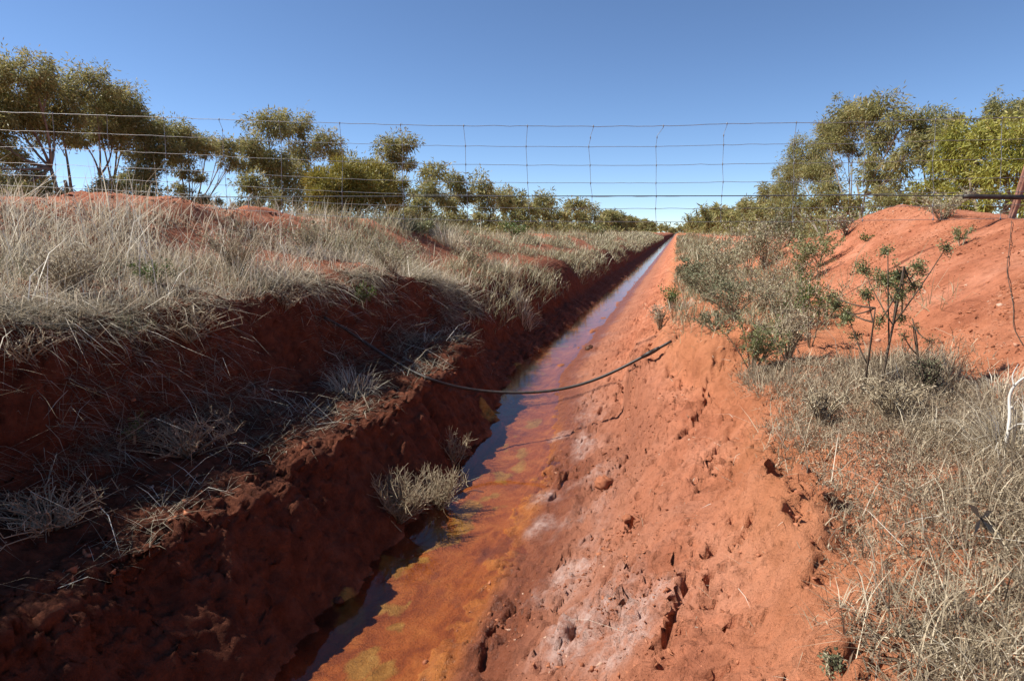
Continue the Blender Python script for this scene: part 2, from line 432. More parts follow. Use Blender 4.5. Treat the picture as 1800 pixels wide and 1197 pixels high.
# lumpy spoil on the left bank top and far mounds
LUMP = lambda x, y: fbm(x * .8 + 7.3, y * .55 + 3.1, 3)
D += .13 * sstep(.02, .4, LUMP(GX, GY)) * (1 - sstep(-2.4, -1.9, GX)) * sstep(-6.5, -5, GX) * sstep(3.5, 5, GY)
D += .07 * np.abs(fbm(GX * 1.8 + 7, GY * 1.5 + 3, 4)) * (1 - sstep(-2.6, -2.2, GX)) * sstep(-7, -5, GX)
D += .05 * np.abs(fbm(GX * 2.6 + 14, GY * 2.2 + 3, 4)) * sstep(2.9, 3.5, GX) * (1 - sstep(4.6, 6, GX))
D += .09 * np.abs(fbm(GX * .9 + 4, GY * .8 + 3, 4)) * sstep(2.6, 3.4, GX) * (1 - sstep(4.6, 6, GX)) * sstep(6.5, 8, GY)
# rills on the left wall
wall = sstep(-.75, -.58, XLF) * (1 - sstep(-.36, -.24, XLF))
rill = fbm(GY * 4.2 + 1.2 * GX, GX * .8, 3)
D += (.12 * rill - .05 * sstep(.1, .4, rill)) * wall + .035 * fbm(GX * 6 + 3, GY * 5, 3) * wall
# channel bed: silt ribbons and soft pads
bed = fbm(GX * 7 + 2, GY * 3.2, 4)
D += chan * (.009 * bed + .008 * crumb + .006 * fine * sstep(-.1, .3, fbm(GX * 3 + 9, GY * 2.4, 2)) + .010 * sstep(.15, .3, fbm(GX * 9 + 2, GY * 6, 3)) * sstep(-.05, .15, XLF) - .020 * sstep(4.2, 5.4, GY) + .034 * sstep(.18, .34, fbm(GX * 3.5 + 61, GY * 1.5, 3)) * sstep(4.2, 5.4, GY) * sstep(-.1, .05, XLF))
# holes and hollows where the photograph has them (u, v, radius, depth)
for (u, v, r_, dp, ex) in [(1128, 905, .045, .11, 1.4), (1040, 768, .035, .06, 1.6), (1074, 766, .03, .06, 1.5), (1262, 652, .06, .11, 1.3), (1390, 858, .05, .10, 1.6),
                      (1178, 860, .028, .05, 2.0), (1238, 845, .03, .05, 2.2), (1245, 812, .022, .045, 1.5), (1196, 1060, .02, .04, 1.8), (830, 1150, .026, .045, 1.0),
                      (1055, 850, .05, .05, 1.0), (1266, 1015, .014, .03, 1.3), (1225, 735, .022, .04, 1.4), (1130, 700, .03, .035, 1.8), (1180, 640, .03, .04, 1.6)]:
    h = hit(u, v)
    dx = GX - h[0]; dy = GY - h[1]
    wv = 1 + .35 * perlin(dx * 30 + u, dy * 30)
    rr = np.sqrt((dx * .75 + dy * .5) ** 2 / 1.0 + ((dy * .8 - dx * .5) / ex) ** 2) / (r_ * wv)
    D -= dp * (1 - sstep(.45, 1.05, rr))
    D += dp * .22 * np.exp(-((rr - 1.35) / .35) ** 2)
# broken clay: ragged cracks and little gullies running over the right-hand slope
sel = (GX > .3) & (GX < 2.2) & (GY > .5) & (GY < 7.5)
sx, sy = GX[sel], GY[sel]
wxs = sx + .030 * fbm(sx * 11, sy * 11, 3); wys = sy + .030 * fbm(sx * 11 + 40, sy * 11, 3)
acc = np.zeros(sx.shape)
for k, (line, w_, dp) in enumerate([
    ([(1330, 770), (1290, 812), (1235, 845), (1180, 862), (1130, 895), (1060, 935)], .035, .085), ([(1425, 915), (1392, 858), (1370, 820), (1340, 790)], .03, .06),
    ([(1320, 930), (1280, 955), (1240, 985), (1215, 1010), (1195, 1060), (1175, 1110), (1165, 1170)], .028, .07), ([(1150, 700), (1120, 740), (1085, 762), (1045, 772)], .03, .06),
    ([(1250, 690), (1225, 735), (1190, 775), (1150, 795)], .03, .06), ([(1045, 930), (990, 985), (950, 1010), (930, 1060)], .022, .05),
    ([(1420, 1010), (1380, 1060), (1330, 1090), (1290, 1100)], .018, .045), ([(1300, 1000), (1265, 1015), (1250, 1060)], .02, .045),
    ([(1000, 830), (980, 870), (955, 905)], .022, .045), ([(1080, 660), (1040, 690), (1010, 730)], .025, .045), ([(1290, 760), (1250, 800), (1210, 838)], .022, .05),
    ([(1400, 950), (1440, 962), (1490, 935)], .016, .04), ([(1130, 960), (1100, 1010), (1050, 1040)], .018, .045), ([(1350, 1140), (1300, 1160), (1260, 1192)], .02, .045),
    ([(1110, 790), (1085, 830), (1040, 850)], .022, .05), ([(1200, 900), (1160, 930), (1135, 960)], .016, .04), ([(1330, 870), (1290, 890), (1250, 925)], .016, .035),
    ([(900, 1080), (870, 1120), (850, 1170)], .022, .04), ([(1010, 1100), (985, 1150), (970, 1190)], .02, .04), ([(1280, 640), (1235, 655), (1200, 690), (1165, 715)], .04, .07),
    ([(1110, 640), (1075, 690), (1050, 730)], .022, .05), ([(1160, 590), (1120, 640), (1090, 670)], .03, .05)]):
    P = np.array([hit(u, v)[:2] for u, v in line])
    d = np.full(sx.shape, 9.0)
    for a_, b_ in zip(P[:-1], P[1:]):
        ab = b_ - a_; t = np.clip(((wxs - a_[0]) * ab[0] + (wys - a_[1]) * ab[1]) / (ab @ ab), 0, 1)
        d = np.minimum(d, np.hypot(wxs - a_[0] - t * ab[0], wys - a_[1] - t * ab[1]))
    wn_ = w_ * (.35 + 1.1 * sstep(-.35, .45, fbm(sx * 7 + 3 * k, sy * 7, 2)))
    acc = np.minimum(acc, -dp * (1 - sstep(.35 * wn_, 1.0 * wn_, d)) * sstep(-.15, .12, fbm(sx * 10 + 7 * k, sy * 10 + 3, 3)))
    acc = acc + np.where(acc > -.004, .014 * np.exp(-((d / wn_ - 1.5) / .45) ** 2), 0) * (wxs < np.interp(wys, np.sort(P[:, 1]), P[np.argsort(P[:, 1]), 0]))
D[sel] += acc
# pale undercut ledge where the pipe ends
h = hit(1245, 600)
rr = np.sqrt(((GX - h[0] - .06) / .26) ** 2 + ((GY - h[1]) / .55) ** 2) + .22 * fbm(GX * 4, GY * 4, 3)
D += .085 * (1 - sstep(.78, .98, rr)) - .03 * np.exp(-((rr - 1.08) / .1) ** 2) * (GX < h[0])
# washed hollow below the right-hand lip
h = hit(1345, 900)
hx, hy = h[0], h[1]
rr = np.sqrt(((GX - hx) / .20) ** 2 + ((GY - hy) / .36) ** 2)
D += .05 * (1 - sstep(.3, 1.0, rr)) - .05 * np.exp(-((rr - 1.15) / .25) ** 2) * sstep(hx - .05, hx + .1, GX)
amp = .35 + .65 * near
Z = Z0 + D * np.where((GX > -5) & (GX < 5), amp, .3)
Z += .25 * fbm(GX * .06, GY * .06, 2) * sstep(12, 30, np.abs(GX)) * .3
gz = make_sampler(Z)
# crumbling lips lean out over what lies below
XO = GX.copy()
XO += (.05 * fbm(GY * 5, GX * 2 + Z * 7, 3) + .02) * np.exp(-((Z - .50) / .07) ** 2) * np.exp(-((XLF + .64) / .16) ** 2)
XO += (.05 * fbm(GY * 4 + 20, Z * 6, 3) + .03) * np.exp(-((GX + 1.20 - WOB[:, None] * 1.4) / .14) ** 2)
XO -= (.03 * fbm(GY * 7 + 2, Z * 9, 3) + .012) * np.exp(-((GX - LIPR[:, None]) / .12) ** 2)

# fine broken relief, pushed out along the surface so that the steep cut faces get it too
P3 = np.stack([XO, GY, Z], -1)
tx = np.gradient(P3, axis=1); ty = np.gradient(P3, axis=0)
nrm = unit(np.cross(tx, ty))
arc = np.cumsum(np.linalg.norm(np.diff(P3, axis=1, prepend=P3[:, :1]), axis=2) * ((GX > -2) & (GX < 5)), axis=1)
zone = (sstep(-2.6, -1.6, GX) * (1 - sstep(-.30, -.22, XLF)) + .9 * sstep(.36, .5, XRT) * (1 - sstep(2.0, 2.4, GX))) * sstep(.3, .6, GY) * (1 - sstep(9, 16, GY))
zsel = zone > .001
a_, y_, zn = arc[zsel], GY[zsel], zone[zsel]
c1, c2, ci = cells(a_ * 8 + .6 * fbm(a_ * 5, y_ * 5, 2), y_ * 7 + .6 * fbm(a_ * 5 + 9, y_ * 5, 2))
k1, k2, ki = cells(a_ * 22 + .5 * fbm(a_ * 12, y_ * 12, 2), y_ * 20)
left_z = (GX[zsel] < .2)
lipz = (.08 + .9 * np.exp(-((XLF[zsel] + .70) / .13) ** 2) + .5 * (GX[zsel] < -.95)).clip(0, 1)
brk = sstep(-.12, .25, fbm(a_ * 1.9 + 21, y_ * 1.7 + 9, 3))
dn = np.where(left_z, lipz * (.040 * (ci - .5) - .016 * (1 - sstep(0, .2, c2 - c1))) + .055 * fbm(a_ * .9, y_ * 3.6, 3) + .02 * fbm(a_ * 5, y_ * 7, 3), brk * (.030 * (ci - .5) - .022 * (1 - sstep(0, .13, c2 - c1)) * (ci > .3))) + np.where(left_z, .12 + .65 * lipz, .35 + .9 * brk) * (.022 * (ki - .5) - .013 * (1 - sstep(0, .2, k2 - k1))) + .012 * fbm(a_ * 30, y_ * 28, 3)
dn *= zn
XO[zsel] += nrm[..., 0][zsel] * dn; Z[zsel] += nrm[..., 2][zsel] * dn; GYD = GY.copy(); GYD[zsel] += nrm[..., 1][zsel] * dn
gz = make_sampler(Z)

def build_ground():
    me = bpy.data.meshes.new('ground')
    co = np.stack([XO, GYD, Z], -1).reshape(-1, 3).astype(np.float32)
    me.vertices.add(len(co)); me.vertices.foreach_set('co', co.ravel())
    i = np.arange(NY - 1)[:, None] * NX; j = np.arange(NX - 1)[None, :]
    f = np.stack([i + j, i + j + 1, i + NX + j + 1, i + NX + j], -1).reshape(-1, 4)
    me.loops.add(f.size); me.loops.foreach_set('vertex_index', f.ravel().astype(np.int32))
    me.polygons.add(len(f)); me.polygons.foreach_set('loop_start', (np.arange(len(f)) * 4).astype(np.int32))
    me.polygons.foreach_set('use_smooth', np.ones(len(f), bool))
    xs = XRT
    salt = sstep(.36, .46, xs) * (1 - sstep(.5, .78, xs)) * sstep(-.05, .35, fbm(GX * 2.2 + 5, GY * 2.0 + 1, 4)) * (.75 - .55 * sstep(3.8, 5.5, GY))
    for (u, v, r_) in [(1000, 1010, .13), (960, 880, .10), (1040, 1090, .17), (985, 770, .09), (1110, 1100, .12), (950, 930, .08)]:
        p = hit(u, v); rr = np.hypot(GX - p[0], (GY - p[1]) * .8) / r_
        salt = np.maximum(salt, .8 * (1 - sstep(.2, 1.3, rr + .9 * fbm(GX * 7, GY * 7, 4))))
    algae = chan * (1 - sstep(.02, .16, XRT)) * sstep(.10, .34, fbm(GX * 5.0 + 13, GY * 4.0 + 7, 4)) * sstep(1.2, 1.6, GY) * .85
    for (u, v, r_) in [(620, 1075, .09), (690, 1000, .07), (640, 1170, .07), (770, 950, .12), (820, 900, .11), (920, 650, .16), (860, 720, .12), (935, 745, .1), (720, 1060, .02)]:
        p = hit(u, v); rr = np.hypot(GX - p[0], (GY - p[1]) * .6) / r_
        algae = np.maximum(algae, .95 * (1 - sstep(.4, 1.0, rr + .7 * fbm(GX * 9, GY * 7, 3))))
    mud = np.clip(chan + sstep(.2, .34, xs) * (1 - sstep(.42, .62, xs + .08 * fbm(GX * 4, GY * 4, 3))), 0, 1) * (1 - .0 * GX)
    silt = chan * (1 - sstep(.20, .34, xs + .06 * fbm(GX * 5, GY * 3, 3))) * sstep(-.35, .1, bed + .2)
    gravel = sstep(2.5, 2.9, GX) * (1 - sstep(4.2, 5, GX)) * (1 - sstep(9, 12, GY)) * sstep(-.25, .25, fbm(GX * 1.2 + 2, GY * 1.2, 3))
    pale = sstep(1.25, 1.55, GX - (LIPR - 1.5)[:, None]) * (1 - sstep(2.3, 2.8, GX)) * (.6 + .4 * rough_m)
    one = np.ones_like(GX)
    moist = sstep(.30, .42, xs) * (1 - sstep(.62, 1.12, xs + .22 * fbm(GX * 2.2 + 3, GY * 1.6, 4))) * .8
    damp_shade = (1 - sstep(-.36, -.24, XLF)) * sstep(-1.75, -1.35, GX) * .9  # left face and bench: damp soil tone plus shade put into the colour
    damp_shade = np.maximum(damp_shade, .45 * (1 - sstep(-1.7, -1.4, GX)) * sstep(-3.2, -2.4, GX))
    for nm, ch in (('mask', (salt, algae, mud, moist)), ('mask2', (silt, gravel, pale, damp_shade))):
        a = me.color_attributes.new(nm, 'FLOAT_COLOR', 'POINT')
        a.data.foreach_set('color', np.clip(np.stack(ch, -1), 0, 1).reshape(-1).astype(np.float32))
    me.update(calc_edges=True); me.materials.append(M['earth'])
    return set_props(link('ground', me), kind='structure')
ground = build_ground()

def build_water():
    g = Geo()
    yy = np.concatenate([np.arange(-3, 12, .25), np.geomspace(12, 400, 60)])
    v = np.array([[(-.5, b, 0.0), (.95, b, 0.0)] for b in yy]).reshape(-1, 3)
    k = np.arange(len(yy) - 1)[:, None] * 2
    g.add(v, k + np.array([[0, 1, 3, 2]]), .5)
    return set_props(link('water', g.mesh('water', M['water'])), kind='structure')
build_water()

def ground_pt(x, y): return np.array([x, y, float(gz(x, y))])
def on_ground(u, v): 
    p = hit(u, v, gz); return ground_pt(p[0], p[1])

# ------------------------------------------------------------------ dry grass and litter (uncountable)
def scatter(n, x0, x1, y0, y1, dens, power=1.0):
    """points in a strip, y drawn so that the picture is filled evenly; dens(x, y) thins them"""
    x = rng.uniform(x0, x1, n)
    y = np.exp(rng.uniform(math.log(y0 + 1), math.log(y1 + 1), n) ** power) - 1 if y0 > -.9 else rng.uniform(y0, y1, n)
    k = rng.random(n) < dens(x, y)
    x, y = x[k], y[k]
    return np.stack([x, y, gz(x, y) - .006], -1)

def grass_obj(name, label, p, hgt, wid, mat, rbias=0.0, leans=(0.05, .5), drift=None, stalk=.03, cat='grass', hmod=None):
    g = Geo(); n = len(p)
    az = rng.uniform(0, 2 * math.pi, n)
    lean = rng.uniform(*leans, n)
    if drift is not None:
        k = rng.random(n) < drift[1]; az[k] = drift[0] + rng.normal(0, .6, k.sum())
    L = hgt * np.clip(rng.gamma(4.0, .22, n), .25, 2.0)
    if hmod is not None: L = L * hmod
    dist = np.linalg.norm(p - CAM, axis=1)
    w = np.maximum(wid, .00085 * dist) * rng.uniform(.6, 1.3, n)
    r = np.clip(rng.normal(.45, .22, n) + rbias + .22 * fbm(p[:, 0] * 1.3, p[:, 1] * 1.3, 2), 0, .95)
    st = rng.random(n) < stalk
    L[st] *= rng.uniform(1.3, 1.9, st.sum()); L = np.minimum(L, .62); r[st] = rng.uniform(.85, 1, st.sum()); w[st] *= 1.25
    add_blades(g, p, az, lean, L, w, rng.uniform(.0, .8, n), r)
    o = link(name, g.mesh(name, M[mat]))
    return set_props(o, label=label, cat=cat, kind='stuff')

def dens_left(x, y):
    d = sstep(-.34, .05, fbm(x * .9 + 3, y * .8 + 9, 3))
    crest = .07 + .93 * sstep(-3.25, -2.7, x + .25 * fbm(y * .8, x, 2))
    bare = 1 - .93 * sstep(.05, .25, fbm(x * .7 + 11, y * .55 + 2, 2)) * sstep(3.4, 4.2, y)
    bare = bare * (1 - .95 * sstep(.06, .22, LUMP(x, y)) * sstep(3.5, 4.5, y) * (x < -1.9))
    return np.clip(d * crest * bare, 0, 1)
def hm(p, s=1.1): return .5 + 1.0 * sstep(-.4, .4, fbm(p[:, 0] * s + 5, p[:, 1] * s, 3))
p = scatter(95000, -4.2, -1.16, .3, 7.5, dens_left)
grass_obj('dry_grass', 'dense grey dry grass covering the near left bank of the ditch', p, .145, .0030, 'grass', rbias=.08, leans=(.05, 1.5), drift=(.2, .2), hmod=hm(p), stalk=.02)
p = scatter(36000, -1.5, -.98, .3, 7.0, lambda x, y: sstep(-.25, .15, fbm(x * .9 + 3, y * 1.4 + 9, 3)) * (1 - .8 * sstep(2.9, 3.4, y) * (1 - sstep(4.6, 5.2, y)) * (x > -1.2)))
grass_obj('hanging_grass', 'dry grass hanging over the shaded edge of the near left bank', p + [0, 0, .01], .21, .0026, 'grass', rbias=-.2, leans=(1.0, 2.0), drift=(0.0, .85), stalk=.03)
p = scatter(36000, -3.6, -1.16, .5, 6.5, dens_left)
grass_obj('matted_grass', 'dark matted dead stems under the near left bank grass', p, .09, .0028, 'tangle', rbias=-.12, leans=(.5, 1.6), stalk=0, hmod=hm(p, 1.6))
p = scatter(4200, -3.6, -1.2, .3, 6.5, dens_left)
grass_obj('grass_stalks', 'tall pale dry stalks standing out of the left bank grass', p, .32, .0038, 'grass', rbias=.3, leans=(.0, 1.3), stalk=.12, hmod=hm(p))
p = scatter(15000, -2.6, -1.15, .5, 6.5, lambda x, y: .8 * sstep(-.02, .25, fbm(x * 1.2 + 43, y * 1.1 + 9, 3)))
grass_obj('green_undergrowth', 'olive green undergrowth showing between the dry left bank grass', p, .10, .005, 'salt', leans=(.1, 1.1), stalk=0, cat='undergrowth')
p = scatter(90000, -4.8, -.82, 6.0, 110, lambda x, y: np.clip(sstep(-.22, .1, fbm(x * .8 + 3, y * .35 + 9, 3)) * (.3 + .7 * sstep(-4.2, -3.2, x)) * (1 - .95 * sstep(.08, .25, LUMP(x, y)) * (x < -1.9) * (y < 45)), 0, 1))
grass_obj('dry_grass', 'pale dry grass lining the far left bank towards the end of the ditch', p, .20, .004, 'greygrass', rbias=.1, leans=(.05, 1.0), drift=(0, .3), stalk=.015, hmod=hm(p, .6))
p = scatter(70000, 1.22, 2.9, 3.9, 110, lambda x, y: sstep(-.25, .1, fbm(x * 1.1 + 23, y * .45 + 9, 3)) * sstep(1.15, 1.5, x + .1 * fbm(y, x, 2)) * (1 - sstep(2.2, 2.9, x - .8 * sstep(9, 12, y))))
grass_obj('dry_grass', 'grey green dry grass and scrub lining the right bank beyond the pale ledge', p, .15, .004, 'greygrass', rbias=-.02, leans=(.05, 1.35), stalk=.02, hmod=hm(p, .9))
def dens_tangle(x, y):
    e = x + .13 * fbm(y * 2.2, x * 2, 3)
    return sstep(-.8, -.35, fbm(x * 1.9 + 33, y * 1.8 + 4, 3)) * sstep(1.56, 1.78, e) * (1 - .97 * sstep(2.3, 2.6, x + .2 * fbm(y * 1.5, x, 2)))
p = scatter(112000, 1.5, 2.6, .4, 3.4, dens_tangle)
grass_obj('dry_tangle', 'matted dry tangle of grass on the near right bank', p, .075, .0021, 'tangle', rbias=-.04, leans=(.2, 1.6), stalk=.008, cat='dry grass', hmod=hm(p, 2))
p = scatter(110000, 1.5, 2.7, .3, 3.4, lambda x, y: dens_tangle(x, y) * (.25 + .75 * sstep(-.2, .2, fbm(x * 2.6 + 3, y * 2.6 + 14, 2))))
g = Geo(); n = len(p)
add_leaves(g, p + np.stack([rng.normal(0, .01, n), rng.normal(0, .01, n), rng.uniform(.005, .06, n)], -1), rng.normal(size=(n, 3)), rng.uniform(.006, .018, n), rng.uniform(.0015, .0032, n), np.clip(rng.normal(.4, .26, n), 0, .92))
set_props(link('seed_heads', g.mesh('seed_heads', M['tangle'])), label='tiny dry seed heads mixed through the near right bank tangle', cat='seed heads', kind='stuff')
p = scatter(750, 1.55, 2.9, .25, 3.4, dens_tangle)
grass_obj('loose_straw', 'long pale straws lying across the near right bank tangle', p + [0, 0, .03], .15, .0022, 'grass', rbias=.2, leans=(.7, 1.6), stalk=.1, cat='straw')
p = scatter(13000, -1.2, -.45, .3, 6.0, lambda x, y: sstep(-.25, .25, fbm(x * 1.6 + 3, y * 1.2 + 4, 3)))
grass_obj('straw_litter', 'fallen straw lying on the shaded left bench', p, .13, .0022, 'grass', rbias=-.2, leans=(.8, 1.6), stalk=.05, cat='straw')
p = scatter(900, .9, 1.75, .7, 5.0, lambda x, y: np.full_like(x, .5) * sstep(1.0, 1.6, x))
grass_obj('straw_litter', 'scattered straw bits on the bare right slope', p + [0, 0, .008], .06, .0016, 'grass', rbias=.1, leans=(1.2, 1.6), stalk=.06, cat='straw')
p = scatter(18000, -40, 30, 12, 300, lambda x, y: (np.abs(x + 2.5) > 4.5) * .9)
grass_obj('plain_grass', 'grey dry grass covering the plain under the tree rows', p, .3, .006, 'greygrass', leans=(.05, .9), stalk=.01)

# ------------------------------------------------------------------ trees
FWD = Rcam @ np.array([0, 0, -1.0])
def depth(p): return float((np.asarray(p) - CAM) @ FWD)

def tuft_leaves(g, c, r, n, L, w, flat=.85, hang=.6, rb=0.0, hollow=.35):
    """leaves of one clump: tufts spread over its shell, so light and dark patches and gaps appear"""
    nt_ = max(8, int(46 * min(1.0, n / 1500)))
    d = unit(rng.normal(size=(nt_, 3))); d[:, 2] = np.abs(d[:, 2]) * np.where(rng.random(nt_) < .58, 1, -.85)
    rad = r * rng.uniform(hollow, 1.0, nt_) * np.where(rng.random(nt_) < .14, rng.uniform(1.1, 1.45, nt_), 1.0)
    sq = np.array([rng.uniform(.85, 1.25), rng.uniform(.85, 1.25), flat * rng.uniform(.75, 1.2)])
    tc = c + d * rad[:, None] * sq
    k = rng.integers(0, nt_, n)
    tr = r * rng.uniform(.13, .42, nt_)
    off = rng.normal(size=(n, 3)) * .55
    p = tc[k] + off * tr[k][:, None] * np.array([1, 1, .95]) - np.abs(rng.normal(0, .22, n))[:, None] * tr[k][:, None] * np.array([0, 0, 1.0])
    dr = unit(unit(off) * .8 + d[k] * .4 + rng.normal(size=(n, 3)) * .5 + np.array([0, 0, -hang]))
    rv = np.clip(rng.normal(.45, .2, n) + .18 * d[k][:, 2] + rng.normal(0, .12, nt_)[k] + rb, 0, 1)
    add_leaves(g, p, dr, L * rng.uniform(.7, 1.3, n), w * rng.uniform(.7, 1.3, n), rv)
    return tc

def tree(name, label, cat, base, clumps, leafmat='gum', leaf=(.105, .026), dens=9500, trunk_r=.045, group=None, rb=0.0, barkmat='bark', twigs=5, stems=4, hang=.6):
    base = np.asarray(base, float)
    root = empty(name, base, label=label, cat=cat, group=group)
    gt, gl = Geo(), Geo()
    dd = depth(base); s = max(.7, dd / 17.0)
    forks = []
    az0 = rng.uniform(0, 6.28)
    cen = np.mean([c for c, r in clumps], 0)
    for k in range(stems):                                # several stems from one stool, as mallees grow
        a = az0 + k * 6.28 / stems
        tgt = min(clumps, key=lambda q: abs(math.atan2(q[0][1] - base[1], q[0][0] - base[0]) - ((a + 3.14) % 6.28 - 3.14)))[0]
        top = base + (tgt - base) * np.array([.42, .42, .45]) + rng.normal(0, .08, 3)
        b0 = base + np.array([math.cos(a), math.sin(a), 0]) * trunk_r * .9 + [0, 0, -.1]
        ctl = (b0 + top) / 2 + [0, 0, .15] + rng.normal(0, .06, 3)
        pts = bez(b0, ctl, top, 7)
        add_tube(gt, pts, np.linspace(trunk_r * rng.uniform(.7, 1), trunk_r * .55, 7), 6)
        forks.append(top)
    for c, r in clumps:
        f = min(forks, key=lambda q: np.linalg.norm((q - c) * [1, 1, .6]))
        ctl = f + (c - f) * .5 + np.array([0, 0, -.12 * np.linalg.norm(c - f)]) + rng.normal(0, .1, 3)
        pts = bez(f, ctl, c, 7)
        add_tube(gt, pts, np.linspace(trunk_r * .55, trunk_r * .18, 7), 5)
        n = int(dens * r * r / (s * s))
        tc = tuft_leaves(gl, c, r, max(n, 40), leaf[0] * s, leaf[1] * s, rb=rb, hang=hang)
        for t in tc[rng.permutation(len(tc))[:twigs]]:
            st = pts[rng.integers(3, 6)]
            add_tube(gt, bez(st, (st + t) / 2 + rng.normal(0, .06, 3) * r, t, 4), np.linspace(trunk_r * .2, trunk_r * .06, 4), 4)
    o = link('trunk', gt.mesh('trunk', M[barkmat], base, True), root)
    o = link('crown', gl.mesh('crown', M[leafmat], base), root)
    return root

def px_tree(name, label, X, ub, clumps, **k):
    cl = []
    for (u, v, r) in clumps:
        c = at_x(u, v, X); dd = depth(c)
        jit = rng.normal(0, .45) * r * dd / F * 1.3
        c = CAM + (c - CAM) * (1 + jit / dd)
        cl.append((c, r * dd / F))
    b = at_x(ub, 400, X); base = ground_pt(b[0], b[1])
    return tree(name, label, 'tree', base, cl, **k)

GL, GR = 'eucalypts in the row left of the ditch', 'eucalypts in the row right of the ditch'
px_tree('eucalyptus_tree', 'tall spreading eucalyptus at the far left edge of the picture', -11, 130, [(15, 160, 60), (55, 132, 42), (95, 172, 52), (30, 215, 58), (108, 222, 46), (2, 275, 42), (55, 312, 30), (-50, 200, 70), (-60, 290, 55), (15, 335, 32)], group=GL, rb=.1, trunk_r=.06)
px_tree('eucalyptus_tree', 'eucalyptus with bare slender stems and round crown, second from the left edge', -11.4, 174, [(165, 158, 40), (205, 182, 44), (168, 205, 42), (222, 225, 36), (140, 245, 22), (195, 235, 34)], group=GL, rb=.1)
px_tree('eucalyptus_tree', 'dense dark eucalyptus hanging low, third from the left edge', -11, 262, [(255, 222, 38), (298, 235, 34), (262, 272, 36), (240, 305, 28), (262, 330, 24), (285, 265, 28)], group=GL, rb=.0)
px_tree('eucalyptus_tree', 'small open eucalyptus with pale forked stems beside the gap of sky', -11, 318, [(330, 245, 32), (318, 280, 26), (362, 258, 26), (398, 258, 24), (405, 285, 17), (338, 310, 16), (316, 335, 16)], group=GL, rb=.1)
px_tree('eucalyptus_tree', 'two headed eucalyptus right of the gap of sky, behind the wattle bush', -11.5, 480, [(470, 222, 32), (510, 218, 32), (442, 258, 30), (572, 250, 28), (592, 272, 18), (530, 268, 28), (470, 285, 40), (508, 315, 38), (440, 322, 28), (545, 318, 24), (485, 342, 26), (425, 290, 18)], group=GL, rb=.04)
px_tree('eucalyptus_tree', 'slender eucalyptus rising alone above the yellow green wattle bush', -11, 700, [(686, 262, 27), (708, 252, 22), (718, 290, 15), (666, 298, 17), (690, 285, 20)], group=GL, trunk_r=.035)
row = [('rounded eucalyptus just right of the slender tall one', 758, [(758, 305, 24), (745, 335, 26), (770, 350, 22), (735, 360, 20)]),
       ('bushy eucalyptus second right of the slender tall one', 803, [(800, 316, 23), (808, 345, 25), (790, 365, 18)]),
       ('wide low eucalyptus third right of the slender tall one', 852, [(845, 328, 23), (850, 355, 24), (880, 342, 20), (885, 362, 18)]),
       ('eucalyptus with sloping crown fourth right of the slender tall one', 915, [(905, 350, 20), (922, 366, 18), (895, 370, 15)]),
       ('round headed eucalyptus fifth right of the slender tall one', 955, [(955, 352, 22), (962, 371, 20), (937, 366, 14)]),
       ('broad eucalyptus sixth right of the slender tall one', 1012, [(1008, 362, 20), (1036, 373, 18), (990, 376, 14), (1020, 383, 14)]),
       ('low eucalyptus last before the left row shrinks to dots', 1075, [(1066, 380, 15), (1090, 388, 12), (1055, 390, 10)])]
for i, (lab, ub, cl) in enumerate(row):
    lo = min(c[1] for c in cl)
    cl = cl + [(ub + q_, 388 - 6 * (abs(q_) < 5), 15 - .6 * i) for q_ in (-16, 0, 16)]
    px_tree('eucalyptus_tree', lab, -11 - .3 * (i % 2), ub, cl, group=GL, rb=.05 * (i % 3) - .02, twigs=3)

px_tree('eucalyptus_tree', 'largest eucalyptus on the right with drooping grey green crown', 6.2, 1512, [(1498, 205, 36), (1548, 195, 38), (1590, 215, 28), (1455, 235, 38), (1420, 268, 34), (1400, 302, 32), (1380, 332, 26), (1440, 300, 34), (1490, 250, 30), (1545, 245, 32), (1535, 300, 34), (1580, 292, 30), (1602, 255, 22), (1455, 335, 26), (1560, 338, 20)], group=GR, rb=.08)
px_tree('eucalyptus_tree', 'thin crowned eucalyptus behind and between the two big right hand trees', 6.6, 1640, [(1640, 213, 28), (1662, 238, 27), (1620, 240, 24), (1632, 278, 24), (1678, 215, 16)], group=GR)
px_tree('eucalyptus_tree', 'eucalyptus top showing above the bright green tree at the right edge', 7.6, 1775, [(1760, 195, 26), (1792, 198, 28), (1740, 216, 18), (1825, 200, 35)], group=GR)
px_tree('eucalyptus_tree', 'bright yellow green eucalyptus at the right edge of the picture', 6.0, 1745, [(1690, 250, 42), (1740, 240, 45), (1790, 248, 46), (1662, 290, 32), (1710, 300, 42), (1768, 300, 44), (1825, 285, 55), (1640, 330, 25), (1690, 338, 26), (1745, 338, 20), (1618, 352, 18), (1830, 340, 45)], leafmat='gum_bright', group=GR)
rowr = [('low eucalyptus just left of the largest right hand tree', 1352, [(1350, 340, 20), (1368, 355, 20), (1335, 362, 16)]),
        ('small eucalyptus second left of the largest right hand tree', 1318, [(1318, 364, 16), (1302, 374, 14), (1332, 375, 12)]),
        ('far eucalyptus third left of the largest right hand tree', 1280, [(1284, 377, 13), (1268, 384, 11)])]
for lab, ub, cl in rowr:
    px_tree('eucalyptus_tree', lab, 6.3, ub, cl, group=GR, rb=.06, twigs=2)

